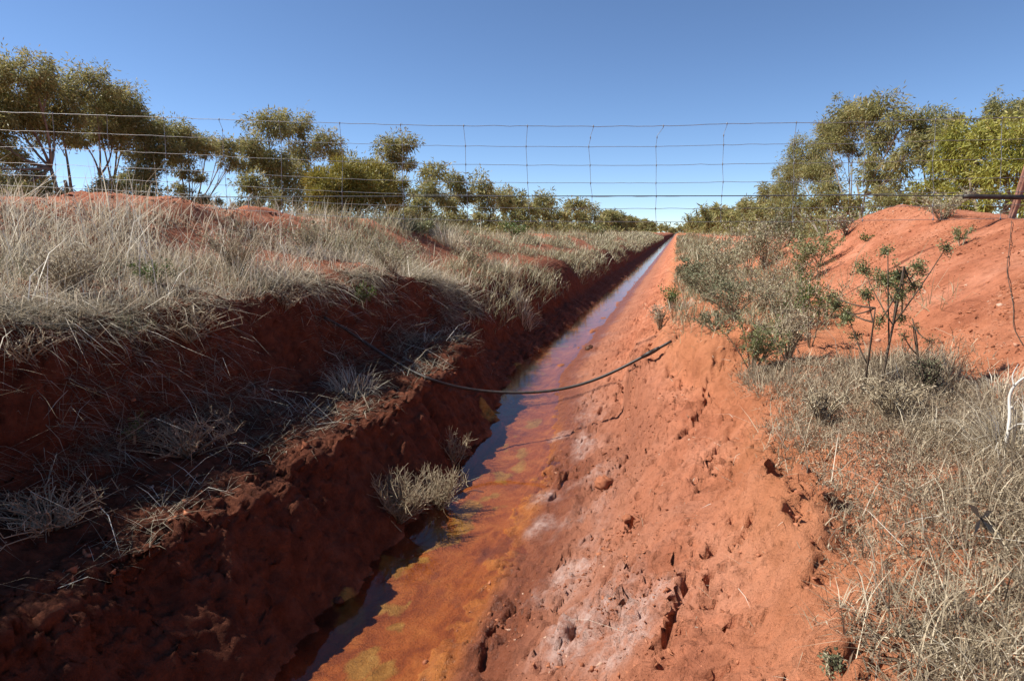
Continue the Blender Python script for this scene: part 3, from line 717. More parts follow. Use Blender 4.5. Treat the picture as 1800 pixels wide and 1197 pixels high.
for lab, X, ub, cl in [
    ('low dark scrub under the tall tree at the far left edge', -10, 45, [(0, 325, 26), (40, 335, 24), (80, 338, 22), (110, 345, 18)]),
    ('low scrub between the slender stems of the second and third left trees', -10.3, 205, [(190, 330, 20), (222, 326, 24), (245, 338, 18), (165, 345, 16)]),
    ('round dark scrub at the foot of the gap of sky', -10, 362, [(350, 352, 13), (372, 352, 13), (330, 352, 12)]),
    ('pale grey green scrub under the two headed tree', -10, 505, [(450, 352, 18), (490, 355, 18), (530, 352, 20), (420, 358, 10)]),
    ('scrub filling the foot of the slender tree behind the wattle', -10.4, 715, [(700, 375, 18), (725, 378, 20), (680, 382, 16)])]:
    px_tree('scrub_bush', lab, X, ub, cl, group='scrub under the left trees', trunk_r=.03, twigs=4, stems=5, dens=9000)
for lab, X, ub, cl, lm in [
    ('olive scrub hanging low beneath the largest right hand tree', 5.7, 1450, [(1400, 358, 22), (1435, 362, 20), (1470, 350, 22), (1500, 358, 16)], 'gum'),
    ('olive scrub behind the mound top right of the largest tree trunk', 5.7, 1570, [(1545, 352, 18), (1580, 350, 20), (1612, 358, 16)], 'gum'),
    ('low scrub left of the largest right hand tree along the row', 5.6, 1345, [(1345, 378, 18), (1370, 375, 20), (1320, 385, 14), (1390, 385, 14)], 'gum'),
    ('low bright scrub beneath the yellow green tree', 5.6, 1680, [(1650, 358, 16), (1690, 360, 18), (1730, 362, 16)], 'gum_bright')]:
    px_tree('scrub_bush', lab, X, ub, cl, group='scrub under the right trees', trunk_r=.03, twigs=4, stems=5, dens=9000, leafmat=lm)

def scrub_belt(label, n, xf, y0, y1, h, size):
    y_ = np.exp(rng.uniform(math.log(y0), math.log(y1), n)); x_ = xf(y_) + rng.normal(0, 1.0, n)
    hh = h * sstep(-.45, .35, fbm(x_ * .5, y_ * .35, 3)) * (1 + .25 * fbm(y_ * .1, y_ * 0 + .5, 2))
    p_ = np.stack([x_, y_, gz(x_, y_) + hh * np.sqrt(rng.random(n))], -1)
    sc_ = size * np.maximum(1, y_ / 25)
    g_ = Geo(); add_leaves(g_, p_, rng.normal(size=(n, 3)) + [0, 0, .2], sc_ * rng.uniform(.7, 1.3, n), sc_ * .4, np.clip(rng.normal(.45, .22, n) + .25 * fbm(x_ * .7, y_ * .5, 2), 0, 1))
    set_props(link('scrub_belt', g_.mesh('scrub_belt', M['gum'])), label=label, cat='scrub', kind='stuff')
scrub_belt('low olive scrub massed along the foot of the left tree row', 26000, lambda y: -11.5 + 0 * y, 12, 330, 1.5, .13)
scrub_belt('low olive scrub massed along the foot of the right tree row', 22000, lambda y: 7.6 + 0 * y, 14, 330, 1.7, .13)
scrub_belt('hazy belt of woodland closing the plain on the horizon', 16000, lambda y: rng.uniform(-420, 420, len(y)), 440, 520, 7, .12)

def copy_thing(o, loc, rz, sc_, label=None, group=None):
    c = o.copy(); COL.objects.link(c); c.location = loc; c.rotation_euler = (0, 0, rz); c.scale = (sc_,) * 3
    if label: c['label'] = label
    if group: c['group'] = group
    for ch in o.children:
        d = ch.copy(); COL.objects.link(d); d.parent = c
    return c
far_lab_l = 'tiny distant eucalyptus where the left tree row runs to the horizon'
far_lab_r = 'tiny distant eucalyptus where the right tree row runs to the horizon'
protos = []
for k in range(3):
    b = ground_pt(-11, 120 + 9 * k)
    cl = [(b + np.array([rng.normal(0, .9), rng.normal(0, .9), rng.uniform(1.1, 4.0)]), rng.uniform(.7, 1.1)) for _ in range(7)]
    protos.append(tree('eucalyptus_tree', far_lab_l, 'tree', b, cl, group='far eucalypts of the left row', dens=9000, twigs=1, rb=.05))
k = 0
for yy in list(np.arange(150, 330, 13)):
    copy_thing(protos[k % 3], ground_pt(-11 + rng.normal(0, .7), yy), rng.uniform(0, 6), rng.uniform(.85, 1.15), far_lab_l, 'far eucalypts of the left row'); k += 1
for yy in list(np.arange(62, 330, 11)):
    copy_thing(protos[k % 3], ground_pt(6.6 + rng.normal(0, .5), yy), rng.uniform(0, 6), rng.uniform(.75, 1.0), far_lab_r, 'far eucalypts of the right row'); k += 1
for i in range(6):
    copy_thing(protos[k % 3], ground_pt(-7 + i * 2.6, 350 + rng.uniform(0, 40)), rng.uniform(0, 6), rng.uniform(.8, 1.1), 'tiny distant tree closing the view at the end of the ditch', 'trees at the end of the ditch'); k += 1
# ------------------------------------------------------------------ shrubs and single plants
def shrub(name, label, base, h, w, stems=9, subs=5, leafmat='salt', nleaf=900, leaf=(.02, .007), stemmat='twig', r0=.003, lean=(0, 0), up=.8, cat='shrub', group=None, hang=0.0, bushy=.35, kink=.12):
    base = np.asarray(base, float)
    root = empty(name, base, label=label, cat=cat, group=group)
    gs, gl = Geo(), Geo()
    r0 = max(r0, .0004 * depth(base)); tips = []
    for k in range(stems):
        a = rng.uniform(0, 6.28); q = math.sqrt(rng.random())
        top = base + np.array([math.cos(a) * q * w * .5 + lean[0] * h, math.sin(a) * q * w * .5 + lean[1] * h, h * (1 - .55 * q * q * (1 - up)) * rng.uniform(.65, 1.05)])
        ctl = base + (top - base) * np.array([.35, .35, .6]) + rng.normal(0, kink * h * .5, 3)
        b0 = base + np.array([math.cos(a), math.sin(a), 0]) * r0 * 2.5 + [0, 0, -.02]
        pts = bez(b0, ctl, top, 6)
        add_tube(gs, pts, np.linspace(r0 * 1.3, r0 * .5, 6), 4, rng.uniform(.2, 1))
        for _ in range(subs):
            s = pts[rng.integers(2, 6)]
            d = unit(rng.normal(size=3) + [0, 0, .7]) * h * rng.uniform(.15, .4) * bushy / .35
            e = s + d; m = s + d * .5 + rng.normal(0, kink * .1, 3) * h
            add_tube(gs, np.array([s, m, e]), [r0 * .6, r0 * .5, r0 * .3], 3, rng.uniform(.3, 1), cap=False)
            tips.append((s, m, e))
        tips.append((pts[3], pts[4], pts[5]))
    link('stems', gs.mesh('stems', M[stemmat], base), root)
    if nleaf:
        T = np.array(tips); k = rng.integers(0, len(T), nleaf); t = rng.uniform(.1, 1.05, nleaf)[:, None]
        p = (1 - t) ** 2 * T[k, 0] + 2 * t * (1 - t) * T[k, 1] + t * t * T[k, 2] + rng.normal(0, leaf[0] * .5, (nleaf, 3))
        d = unit(T[k, 2] - T[k, 0]) * .5 + rng.normal(size=(nleaf, 3)) * .7 + [0, 0, .3 - hang]
        rv = np.clip(rng.normal(.5, .22, nleaf) + rng.normal(0, .12, len(T))[k], 0, 1)
        add_leaves(gl, p, d, leaf[0] * rng.uniform(.6, 1.3, nleaf), leaf[1] * rng.uniform(.7, 1.3, nleaf), rv)
        link('foliage', gl.mesh('foliage', M[leafmat], base), root)
    return root
def px_shrub(name, label, u, v, hpx, wpx, **k):
    b = on_ground(u, v); s = depth(b) / F
    k['nleaf'] = int(k.get('nleaf', 900) * 1.9); k['subs'] = k.get('subs', 7)
    if 'leaf' not in k: k['leaf'] = (max(.009, 4.6 * s), max(.004, 1.9 * s))
    return shrub(name, label, b, hpx * s, wpx * s, **k)

# wattle on the left bank
cl = []
wb = at_x(630, 405, -4.1)
for (u, v, r) in [(578, 322, 28), (612, 308, 30), (652, 312, 32), (684, 332, 24), (602, 345, 34), (650, 345, 34), (562, 345, 20), (563, 376, 18), (692, 352, 16), (628, 330, 34), (590, 385, 14)]:
    c = at_x(u, v, -4.1); dd = depth(c); c = CAM + (c - CAM) * (1 + rng.normal(0, .12) / dd)
    cl.append((c, 1.16 * r * dd / F))
tree('wattle_bush', 'rounded yellow green wattle bush on the left bank crest', 'bush', ground_pt(wb[0], wb[1]), cl, leafmat='wattle', leaf=(.085, .021), dens=24000, trunk_r=.016, stems=9, twigs=7, barkmat='bark', hang=-.3)

for (lab, u, v, h, w, k) in [
    ('grey green saltbush at the lip nearest the water, beside the far bend', 1212, 520, 60, 80, dict(leafmat='salt', nleaf=900)),
    ('small bright green plant on the slope edge left of the saltbushes', 1178, 545, 34, 34, dict(leafmat='green', nleaf=260, stems=6)),
    ('dry brown tuft below the small bright green plant', 1160, 580, 40, 44, dict(leafmat='tangle', nleaf=220, stems=14)),
    ('pale twiggy saltbush behind the lip saltbush', 1268, 505, 70, 100, dict(leafmat='greygrass', nleaf=700, stems=16)),
    ('grey saltbush in the middle of the right bank clump', 1315, 480, 75, 110, dict(leafmat='greygrass', nleaf=800, stems=16)),
    ('upright grey saltbush at the back of the right bank clump', 1372, 440, 62, 90, dict(leafmat='salt', nleaf=800, stems=12)),
    ('greener saltbush in front of the bare red mound', 1405, 505, 85, 100, dict(leafmat='thorn', nleaf=900, stems=10)),
    ('straggly dry shrub leaning over the clump centre', 1340, 545, 95, 150, dict(leafmat='greygrass', nleaf=500, stems=20, up=.5)),
    ('low flat saltbush creeping over the orange ledge', 1258, 580, 30, 110, dict(leafmat='salt', nleaf=500, stems=14, up=.3)),
    ('leafy pale green saltbush hanging over the dark hollow', 1322, 650, 82, 110, dict(leafmat='thorn', nleaf=1500, stems=13, up=.5)),
    ('tall green forb growing through the right bank clump', 1425, 610, 120, 60, dict(leafmat='green', nleaf=650, stems=6)),
    ('tangled brown dry shrub right of the pale green saltbush', 1385, 632, 90, 110, dict(leafmat='tangle', nleaf=500, stems=22)),
    ('sparse dry shrub where the clump meets the bare mound', 1455, 560, 60, 80, dict(leafmat='greygrass', nleaf=250, stems=14)),
    ('dense grey green saltbush spilling over the ditch edge below the clump', 1290, 560, 62, 120, dict(leafmat='salt', nleaf=900, stems=16, up=.5)),
    ('rounded grey saltbush filling the clump behind the low flat one', 1240, 530, 55, 100, dict(leafmat='salt', nleaf=800, stems=16)),
    ('tall wispy grey saltbush at the centre back of the clump', 1345, 470, 75, 110, dict(leafmat='greygrass', nleaf=700, stems=20)),
    ('green flecked saltbush between the forb and the mound', 1440, 470, 60, 80, dict(leafmat='thorn', nleaf=700, stems=12)),
    ('dense dry saltbush just left of the tall green forb', 1375, 580, 85, 120, dict(leafmat='greygrass', nleaf=800, stems=24)),
    ('dark twiggy little bush alone on the bare mound', 1486, 416, 32, 50, dict(leafmat='tangle', nleaf=160, stems=16, stemmat='darktwig')),
    ('grey feathery bush at the foot of the largest right hand tree', 1655, 388, 46, 95, dict(leafmat='greygrass', nleaf=500, stems=24)),
    ('olive bush on the mound top under the drooping tree', 1500, 372, 36, 70, dict(leafmat='thorn', nleaf=500, stems=12)),
    ('olive bush left of the mound top beside the row of trees', 1420, 395, 40, 90, dict(leafmat='thorn', nleaf=600, stems=12)),
    ('small pale green sprig near the top of the bare mound', 1690, 432, 34, 30, dict(leafmat='thorn', nleaf=170, stems=5)),
    ('flat green sprout behind the dark twiggy little bush', 1522, 424, 10, 20, dict(leafmat='green', nleaf=60, stems=4)),
    ('low grey shrub on the bench between sapling and bank edge', 1570, 745, 80, 120, dict(leafmat='tangle', nleaf=700, stems=34, stemmat='twig', up=.6)),
    ('dark grey bushy clump right of the thorny sapling', 1625, 700, 65, 50, dict(leafmat='salt', nleaf=350, stems=22, stemmat='darktwig')),
    ('brittle dry tuft at the crumbling right bank edge', 1445, 745, 60, 80, dict(leafmat='tangle', nleaf=350, stems=26)),
    ('fresh green sprig at the bottom edge of the picture', 1462, 1195, 42, 36, dict(leafmat='salt', nleaf=130, stems=5, leaf=(.008, .004))),
    ('lit green sprig standing in the shaded left bench', 234, 785, 55, 34, dict(leafmat='green', nleaf=150, stems=4)),
    ('green tuft among the near left bank grass', 275, 505, 40, 90, dict(leafmat='green', nleaf=420, stems=14)),
    ('green tuft at the shaded edge below the wattle', 632, 540, 34, 60, dict(leafmat='green', nleaf=420, stems=14)),
    ('grey green low cushion hanging at the left bank edge', 215, 605, 50, 130, dict(leafmat='salt', nleaf=900, stems=16, up=.3)),
    ('small green clump beyond the wattle on the left crest', 905, 420, 26, 60, dict(leafmat='green', nleaf=300, stems=10)),
    ('dark green low bush on the far left bank', 1050, 415, 16, 40, dict(leafmat='thorn', nleaf=200, stems=8)),
    ('olive bush behind the left crest right of the wattle', 742, 415, 26, 70, dict(leafmat='thorn', nleaf=350, stems=12)),
]:
    px_shrub('low_shrub', lab, u, v, h, w, **k)

# thorny saplings on the right bench
def sapling(label, base_px, top_px, tufts, mat='thorn', nl=500):
    b = on_ground(*base_px); dd = depth(b); s = dd / F
    root = empty('thorny_sapling', b, label=label, cat='sapling')
    gs, gl = Geo(), Geo()
    P = lambda u, v: CAM + ray(u, v) * dd + FWD * rng.normal(0, .05)
    top = P(*top_px)
    main = bez(b + [0, 0, -.03], (b + top) / 2 + rng.normal(0, .015, 3), top, 8)
    add_tube(gs, main, np.linspace(.0058, .0022, 8), 6, .6)
    for (u, v, r) in tufts:
        c = P(u, v); st = main[rng.integers(3, 8)]
        add_tube(gs, bez(st, (st + c) / 2 + [0, 0, -.02], c, 5), np.linspace(.0035, .0018, 5), 4, .5)
        n = int(1.7 * nl * (r / 30) ** 2) + 30
        for _ in range(9):
            e = c + unit(rng.normal(size=3)) * r * s * rng.uniform(.5, 1.1)
            add_tube(gs, np.array([c, (c + e) / 2 + rng.normal(0, .008, 3), e]), [.0018, .0014, .001], 3, rng.uniform(0, .8), cap=False)
            m = n // 9; t = rng.random((m, 1))
            p = c + (e - c) * t + rng.normal(0, .010, (m, 3))
            add_leaves(gl, p, rng.normal(size=(m, 3)) + [0, 0, .4], rng.uniform(.006, .012, m), rng.uniform(.0032, .006, m), np.clip(rng.normal(.5, .25, m), 0, 1))
    link('stems', gs.mesh('stems', M['darktwig'], b), root); link('foliage', gl.mesh('foliage', M[mat], b), root)
sapling('tallest thorny sapling with leafy top on the right bench', (1543, 700), (1580, 470), [(1560, 490, 34), (1590, 480, 32), (1620, 470, 24), (1545, 470, 24), (1640, 440, 16), (1575, 520, 26), (1605, 505, 22), (1560, 440, 16), (1545, 565, 16), (1590, 560, 14)], nl=420)
sapling('shorter thorny sapling with clustered leaves left of the tallest one', (1515, 700), (1498, 545), [(1480, 535, 22), (1500, 520, 20), (1510, 550, 22), (1490, 560, 20), (1465, 520, 12), (1505, 590, 12)], nl=520)
sapling('spindly almost leafless sapling right of the tallest one', (1612, 665), (1600, 560), [(1605, 575, 16), (1590, 590, 14), (1615, 600, 14)], nl=70)

# dry twig bushes standing in the channel
def twig_bush(label, base_px, hpx, wpx, n, mat='twig'):
    b = on_ground(*base_px); s = depth(b) / F
    root = empty('dry_twig_bush', b, label=label, cat='dry bush', group='dry bushes in the channel')
    g = Geo(); g2 = Geo(); h, w = hpx * s, wpx * s
    for k in range(n):
        a = rng.uniform(0, 6.28); q = math.sqrt(rng.random())
        top = b + np.array([math.cos(a) * q * w * .5, math.sin(a) * q * w * .4, h * rng.uniform(.55, .85) * (1 - .25 * q)])
        pts = bez(b + rng.normal(0, .012, 3) * [1, 1, 0] - [0, 0, .02], b + (top - b) * [.55, .55, .35] + rng.normal(0, .012, 3), top, 6)
        add_tube(g, pts, np.linspace(.0030, .0014, 6), 4, rng.uniform(.1, 1))
        for j in range(20):
            st = pts[rng.integers(2, 6)]
            d = unit((top - b) * .5 / h + rng.normal(0, .55, 3) + [0, 0, .55]) * h * rng.uniform(.10, .34)
            m = st + d * .5 + rng.normal(0, .006, 3)
            add_tube(g2, np.array([st, m, st + d]), [.0014, .0012, .0008], 3, rng.uniform(.15, 1), cap=False)
    link('stems', g.mesh('stems', M[mat], b), root); link('twigs', g2.mesh('twigs', M[mat], b), root)
twig_bush('larger pale dry twig bush at the water edge of the left wall', (702, 912), 92, 125, 46)
twig_bush('pale dry twig bush touching the larger one on its right', (768, 893), 80, 115, 42)
twig_bush('thin grey twig bush farther up the channel edge', (798, 815), 66, 62, 14)

# straw tussocks that stand apart
def tussock(label, u, v, hpx, wpx, n, mat='grass', flat=.5):
    b = on_ground(u, v); s = depth(b) / F; h, w = hpx * s, wpx * s
    a = rng.uniform(0, 6.28, n); q = np.sqrt(rng.random(n)) * w * .3
    x = b[0] + np.cos(a) * q; y = b[1] + np.sin(a) * q
    p = np.stack([x, y, gz(x, y) - .01], -1)
    g = Geo()
    add_blades(g, p, a + rng.normal(0, .5, n), rng.uniform(.1, flat * 2, n), h * rng.uniform(.6, 1.2, n), np.maximum(.0025, .0009 * depth(b)) * rng.uniform(.7, 1.3, n), rng.uniform(0, 1.2, n), np.clip(rng.normal(.62, .2, n), 0, 1))
    o = link('grass_tussock', g.mesh('grass_tussock', M[mat], b)); o.location = b
    set_props(o, label=label, cat='grass tussock')
for a in [('straw tussock on a crumbling ledge of the left wall', 918, 548, 34, 60, 260), ('pale straw tussock above the ledge tussock', 880, 482, 34, 90, 380),
          ('heap of grey fallen straw at the bench end near the pipe', 620, 690, 55, 120, 300, 'grass', .75), ('bleached grass tussock on the left crest right of the wattle', 790, 432, 42, 70, 260),
          ('straw tussock leaning on the right bank near the far bend', 1195, 545, 26, 60, 140),
          ('long straw tussock at the right edge beside the bleached branch', 1790, 800, 130, 160, 420, 'grass', .6), ('straw tussock at the far right edge below the mound', 1760, 700, 60, 120, 380, 'grass', .6)]:
    tussock(*a)

# ------------------------------------------------------------------ fence across the ditch
b = at_x(1777, 378, 3.72)
FP = ground_pt(b[0], b[1])                               # foot of the leaning post
fa = math.radians(6.5)
FN = np.array([-math.sin(fa), math.cos(fa), 0.0])         # normal of the fence line
def fpt(u, v, off=0.0):
    d = ray(u, v); return CAM + d * (((FP - CAM) @ FN + off) / (d @ FN))
TU = [-140, 0, 150, 300, 450, 600, 750, 900, 1050, 1170, 1280, 1400, 1500, 1650, 1800, 1950]
TOP = [194, 197, 202, 207, 213, 217, 221, 222, 222.5, 222, 218, 216, 216, 210, 207, 203]
BOT = [337, 346, 353, 361, 371, 381, 386, 389, 390, 390, 390, 390, 388, 386, 384, 380]
FR = [0, .214, .41, .595, .735, .863, 1.0]
def wv(u, k):
    t, bo = np.interp(u, TU, TOP), np.interp(u, TU, BOT)
    return t + (bo - t) * FR[k]
fence = empty('wire_fence', FP, label='square mesh wire fence strung high across the ditch', cat='fence')
def part(name, g, mat, parent=fence, origin=None, smooth=True):
    return link(name, g.mesh(name, M[mat], FP if origin is None else origin, smooth), parent)
for k in range(7):
    g = Geo(); us = np.arange(-140, 1960, 14.0)
    dv = 1.0 * perlin(us / 37.0 + k * 7.7, us * 0 + k) + .5 * perlin(us / 11.0, us * 0 + k + 20.5)
    pts = np.array([fpt(u, wv(u, k) + d) for u, d in zip(us, dv)])
    add_tube(g, pts, .0024 if k == 0 else .0019, 5)
    part('wire', g, 'wire')
g = Geo(); us = np.arange(-140, 1960, 30.0)
add_tube(g, np.array([fpt(u, np.interp(u, [-140, 0, 300, 600, 900, 1300, 1500, 1695, 1800, 1950], [356, 351, 347.3, 345.6, 345.2, 344.6, 343.4, 345, 347, 349]), -.03) for u in us]), .0042, 6)
part('cable', g, 'cable')
for ut, um, ub in [(-8, -6, 0), (92, 95, 100), (188, 191, 198), (287, 291, 294), (385, 392, 400), (490, 494, 497), (597, 600, 602), (704, 707, 709), (815, 817, 822), (927, 924, 931), (1043, 1037, 1041), (1166, 1153, 1153), (1278, 1271, 1267), (1400, 1396, 1394), (1522, 1519, 1517), (1645, 1641, 1640), (1762, 1760, 1758), (1885, 1882, 1880)]:
    g = Geo(); pts = []
    for k in range(7):
        u = ut if k == 0 else um + (ub - um) * (k - 1) / 5 + rng.normal(0, .8)
        if k == 1 and abs(ut - um) > 4: pts.append(fpt(um + (ut - um) * .15, wv(ut, 0) + (wv(um, 1) - wv(ut, 0)) * .55))
        pts.append(fpt(u, wv(u, k)))
    P_, R_ = [], []
    for q0, q in enumerate(pts):                          # the knots are thickenings of the stay
        e = .012 / (np.linalg.norm(pts[1] - pts[0]) + 1e-6)
        for dz, rr_ in ((.012, .0018), (.005, .0046), (-.005, .0046), (-.012, .0018)):
            P_.append(q + np.array([0, 0, dz])); R_.append(rr_)
    add_tube(g, np.array(P_), np.array(R_), 6)
    part('stay', g, 'wire')
def angle_post(foot, lean, hgt):
    g = Geo(); f = .036; t = .006
    prof = np.array([(0, 0), (f, 0), (f, t), (t, t), (t, f), (0, f)])
    rot = math.radians(12); cr, sr_ = math.cos(rot), math.sin(rot)
    prof = prof @ np.array([[cr, sr_], [-sr_, cr]])
    zz = np.linspace(-.35, hgt, 5)
    v = np.array([[foot + np.array([a + lean[0] * z, b_ + lean[1] * z, z]) for a, b_ in prof] for z in zz]).reshape(-1, 3)
    i = np.arange(4)[:, None] * 6; j = np.arange(6)[None]; k = (j + 1) % 6
    g.add(v, [np.stack([i + j, i + k, i + 6 + k, i + 6 + j], -1).reshape(-1, 4), np.arange(6)[None, ::-1], 24 + np.arange(6)[None]], .5)
    part('post', g, 'post', smooth=False)
angle_post(FP, (.17, .02), 1.05)
for u in (-70, 1945):
    q = fpt(u, 360); angle_post(ground_pt(q[0], q[1]), (.03, 0), 1.05)
for (u0, v0, u1, v1) in [(1694, 345.5, 1799, 347.2), (-75, 354, 32, 350.5)]:
    g = Geo(); pts = np.array([fpt(u0 + (u1 - u0) * t, v0 + (v1 - v0) * t, -.03) for t in np.linspace(0, 1, 7)])
    add_tube(g, pts, .019, 10); part('insulating_tube', g, 'pipe')

# thin black pipe sagging over the channel
pe = on_ground(1178, 603)
PN = FN
def ppt(u, v):
    d = ray(u, v); return CAM + d * (((pe - CAM) @ PN) / (d @ PN))
pu = [(455, 512), (500, 528), (545, 546), (600, 573), (650, 608), (700, 640), (745, 663), (790, 678), (840, 687), (890, 690.5), (940, 690), (985, 685), (1030, 674), (1075, 656), (1110, 638), (1145, 619), (1180, 600)]
uu = np.linspace(570, 1180, 60)
pv = np.array(pu)
pipe = empty('poly_pipe', pe, label='thin black pipe sagging across the water from bank to bank', cat='pipe')
def smooth_interp(x, xp, fp):
    y_ = np.interp(x, xp, fp)
    for _ in range(6): y_[1:-1] = .5 * y_[1:-1] + .25 * (y_[:-2] + y_[2:])
    return y_
pvv = smooth_interp(uu, pv[:, 0], pv[:, 1])
dpl = np.array([depth(ppt(a, b_)) for a, b_ in zip(uu, pvv)])
dgr = np.array([depth(hit(a, b_, gz)) for a, b_ in zip(uu, pvv)])
dpp = np.minimum(dpl, dgr - .13)
for _ in range(4): dpp = np.minimum(np.convolve(np.pad(dpp, 4, mode='edge'), np.ones(9) / 9, 'valid'), dgr - .10)
for _ in range(3): dpp[1:-1] = .5 * dpp[1:-1] + .25 * (dpp[:-2] + dpp[2:])
g = Geo(); pp = np.array([CAM + ray(a, b_) * d_ for a, b_, d_ in zip(uu, pvv, dpp)]); add_tube(g, pp, .0100 * np.clip(dpp / dpp[-1], .8, 1.1), 10)
part('tube', g, 'pipe', pipe, pe)
g = Geo(); add_tube(g, pp[54:57], [.0115, .016, .016], 10); add_tube(g, pp[56:58], [.016, .0115], 10); part('coupling', g, 'pipe', pipe, pe)

# wire lying down the mound, bleached branch, stalks, sticks, clods
def strand(name, label, cat, pts_px, rad, mat, lift=.006, sides=5):
    P = [on_ground(u, v) + [0, 0, lift] for u, v in pts_px]
    t = np.linspace(0, len(P) - 1, len(P) * 5); P = np.array(P)
    pts = np.stack([smooth_interp(t, np.arange(len(P)), P[:, k]) for k in range(3)], -1)
    pts[:, 2] = np.maximum(pts[:, 2], gz(pts[:, 0], pts[:, 1]) + lift * .5)
    g = Geo(); add_tube(g, pts - P[0], np.linspace(rad, rad * .7, len(pts)), sides)
    o = link(name, g.mesh(name, M[mat])); o.location = P[0]
    return set_props(o, label=label, cat=cat)
strand('loose_wire', 'rusty loose wire trailing down the bare mound at the right edge', 'wire', [(1778, 392), (1774, 440), (1768, 480), (1776, 515), (1782, 550), (1779, 580), (1797, 612)], .0022, 'darktwig', .012)

def branch_thing(name, label, cat, base_px, dd, segs, mat, rads):
    b = CAM + ray(*base_px) * dd
    b[2] = min(b[2], float(gz(b[0], b[1])) + .01)
    g = Geo()
    for sg, (r0, r1) in zip(segs, rads):
        P = np.array([CAM + ray(u, v) * (dd + o) for u, v, o in sg])
        t = np.linspace(0, len(P) - 1, len(P) * 4)
        pts = np.stack([smooth_interp(t, np.arange(len(P)), P[:, k]) for k in range(3)], -1)
        add_tube(g, pts, np.linspace(r0, r1, len(pts)), 6, rng.uniform(.2, 1))
    o = link(name, g.mesh(name, M[mat], b, True)); o.location = b
    return set_props(o, label=label, cat=cat)
q = on_ground(1765, 800); dq = depth(q)
branch_thing('dead_branch', 'bleached white forked branch at the right edge of the picture', 'branch', (1766, 790), dq,
    [[(1764, 800, 0), (1772, 760, 0), (1776, 725, .02), (1772, 695, .04), (1786, 672, .03), (1815, 655, .02)], [(1773, 757, 0), (1792, 742, -.04), (1815, 752, -.06)], [(1778, 715, .02), (1790, 735, .05), (1812, 742, .08)], [(1782, 677, .03), (1778, 660, .05), (1790, 640, .06)]],
    'bone', [(.0055, .003), (.0032, .002), (.0028, .0014), (.0026, .001)])
q = on_ground(1758, 960); dq = depth(q)
def stalk_plant():
    b = on_ground(1755, 955); dd = depth(b)
    root = empty('dead_stalk', b, label='dead brown stalk with curled leaves in the right bank tangle', cat='dead plant')
    g = Geo(); P = lambda u, v, o=0: CAM + ray(u, v) * (dd + o)
    add_tube(g, np.array([b - [0, 0, .02], P(1748, 940), P(1730, 925), P(1722, 905)]), [.004, .004, .003, .0025], 6, .4)
    link('stem', g.mesh('stem', M['darktwig'], b), root)
    for (u, v, o) in [(1702, 885, -.02), (1745, 898, .03), (1712, 940, -.04), (1760, 935, .05), (1768, 960, -.02)]:
        g = Geo(); s0 = P(1724, 912); e = P(u, v, o); s = unit(np.cross(e - s0, FWD)) * .007
        v4 = np.array([s0, s0 * .5 + e * .5 + s + [0, 0, .004], e, s0 * .5 + e * .5 - s + [0, 0, .004], s0 * .5 + e * .5 - [0, 0, .002]])
        g.add(v4, [np.array([[0, 1, 4]]), np.array([[1, 2, 4]]), np.array([[2, 3, 4]]), np.array([[3, 0, 4]])], .7)
        link('leaf', g.mesh('leaf', M['twig'], b), root)
stalk_plant()

def clod(name, label, u, v, rpx, mat='stone', cat='clod', tall=.75):
    p = on_ground(u, v); r = rpx * depth(p) / F
    n, m = 18, 12
    th = np.arange(n) / n * 6.2832; ph = np.linspace(0, math.pi, m)
    T, Pp = np.meshgrid(th, ph)
    d = np.stack([np.sin(Pp) * np.cos(T), np.sin(Pp) * np.sin(T), np.cos(Pp) * tall], -1)
    k = .8 + .75 * fbm(d[..., 0] * 1.9 + d[..., 2] * .7 + u * .37, d[..., 1] * 1.9 + d[..., 2] * 1.3 + v * .21, 4, .65)
    V = (d * k[..., None] * r).reshape(-1, 3)
    i = np.arange(m - 1)[:, None] * n; j = np.arange(n)[None]; kk = (j + 1) % n
    g = Geo(); g.add(V, np.stack([i + j, i + n + j, i + n + kk, i + kk], -1).reshape(-1, 4), .5)
    o = link(name, g.mesh(name, M[mat], (0, 0, 0), True)); o.location = p + [0, 0, r * .12 * tall]
    return set_props(o, label=label, cat=cat)
clod('dirt_clod', 'dark clod standing in the shaded water near the bottom', 595, 1056, 10, 'wetclod')
clod('dirt_clod', 'large crumbly clod above the biggest hole on the right slope', 1062, 852, 20)
clod('dirt_clod', 'clod at the rim of the biggest hole on the right slope', 1104, 915, 12)
clod('dirt_clod', 'small clod in the middle of the right slope', 1248, 808, 8)
clod('dirt_clod', 'dark clod at the water edge beyond the sagging pipe', 1036, 614, 10, 'wetclod')
clod('dirt_clod', 'little clod in the mud near the bottom of the picture', 748, 1165, 7)
clod('dirt_clod', 'red clod on top of the right mound under the trees', 1562, 362, 9)
clod('dirt_clod', 'red clod on the mound beside the leaning post', 1764, 376, 7)
clod('dirt_clod', 'red clod on the left crest between grass and wattle', 404, 385, 10)
strand('fallen_stick', 'pair end stick poking from the mud below the twig bushes', 'stick', [(682, 915), (695, 928), (706, 938)], .004, 'twig', .01)
strand('fallen_stick', 'thin stick lying on the orange silt right of the twig bushes', 'stick', [(800, 880), (830, 862), (850, 866)], .003, 'darktwig', .006)

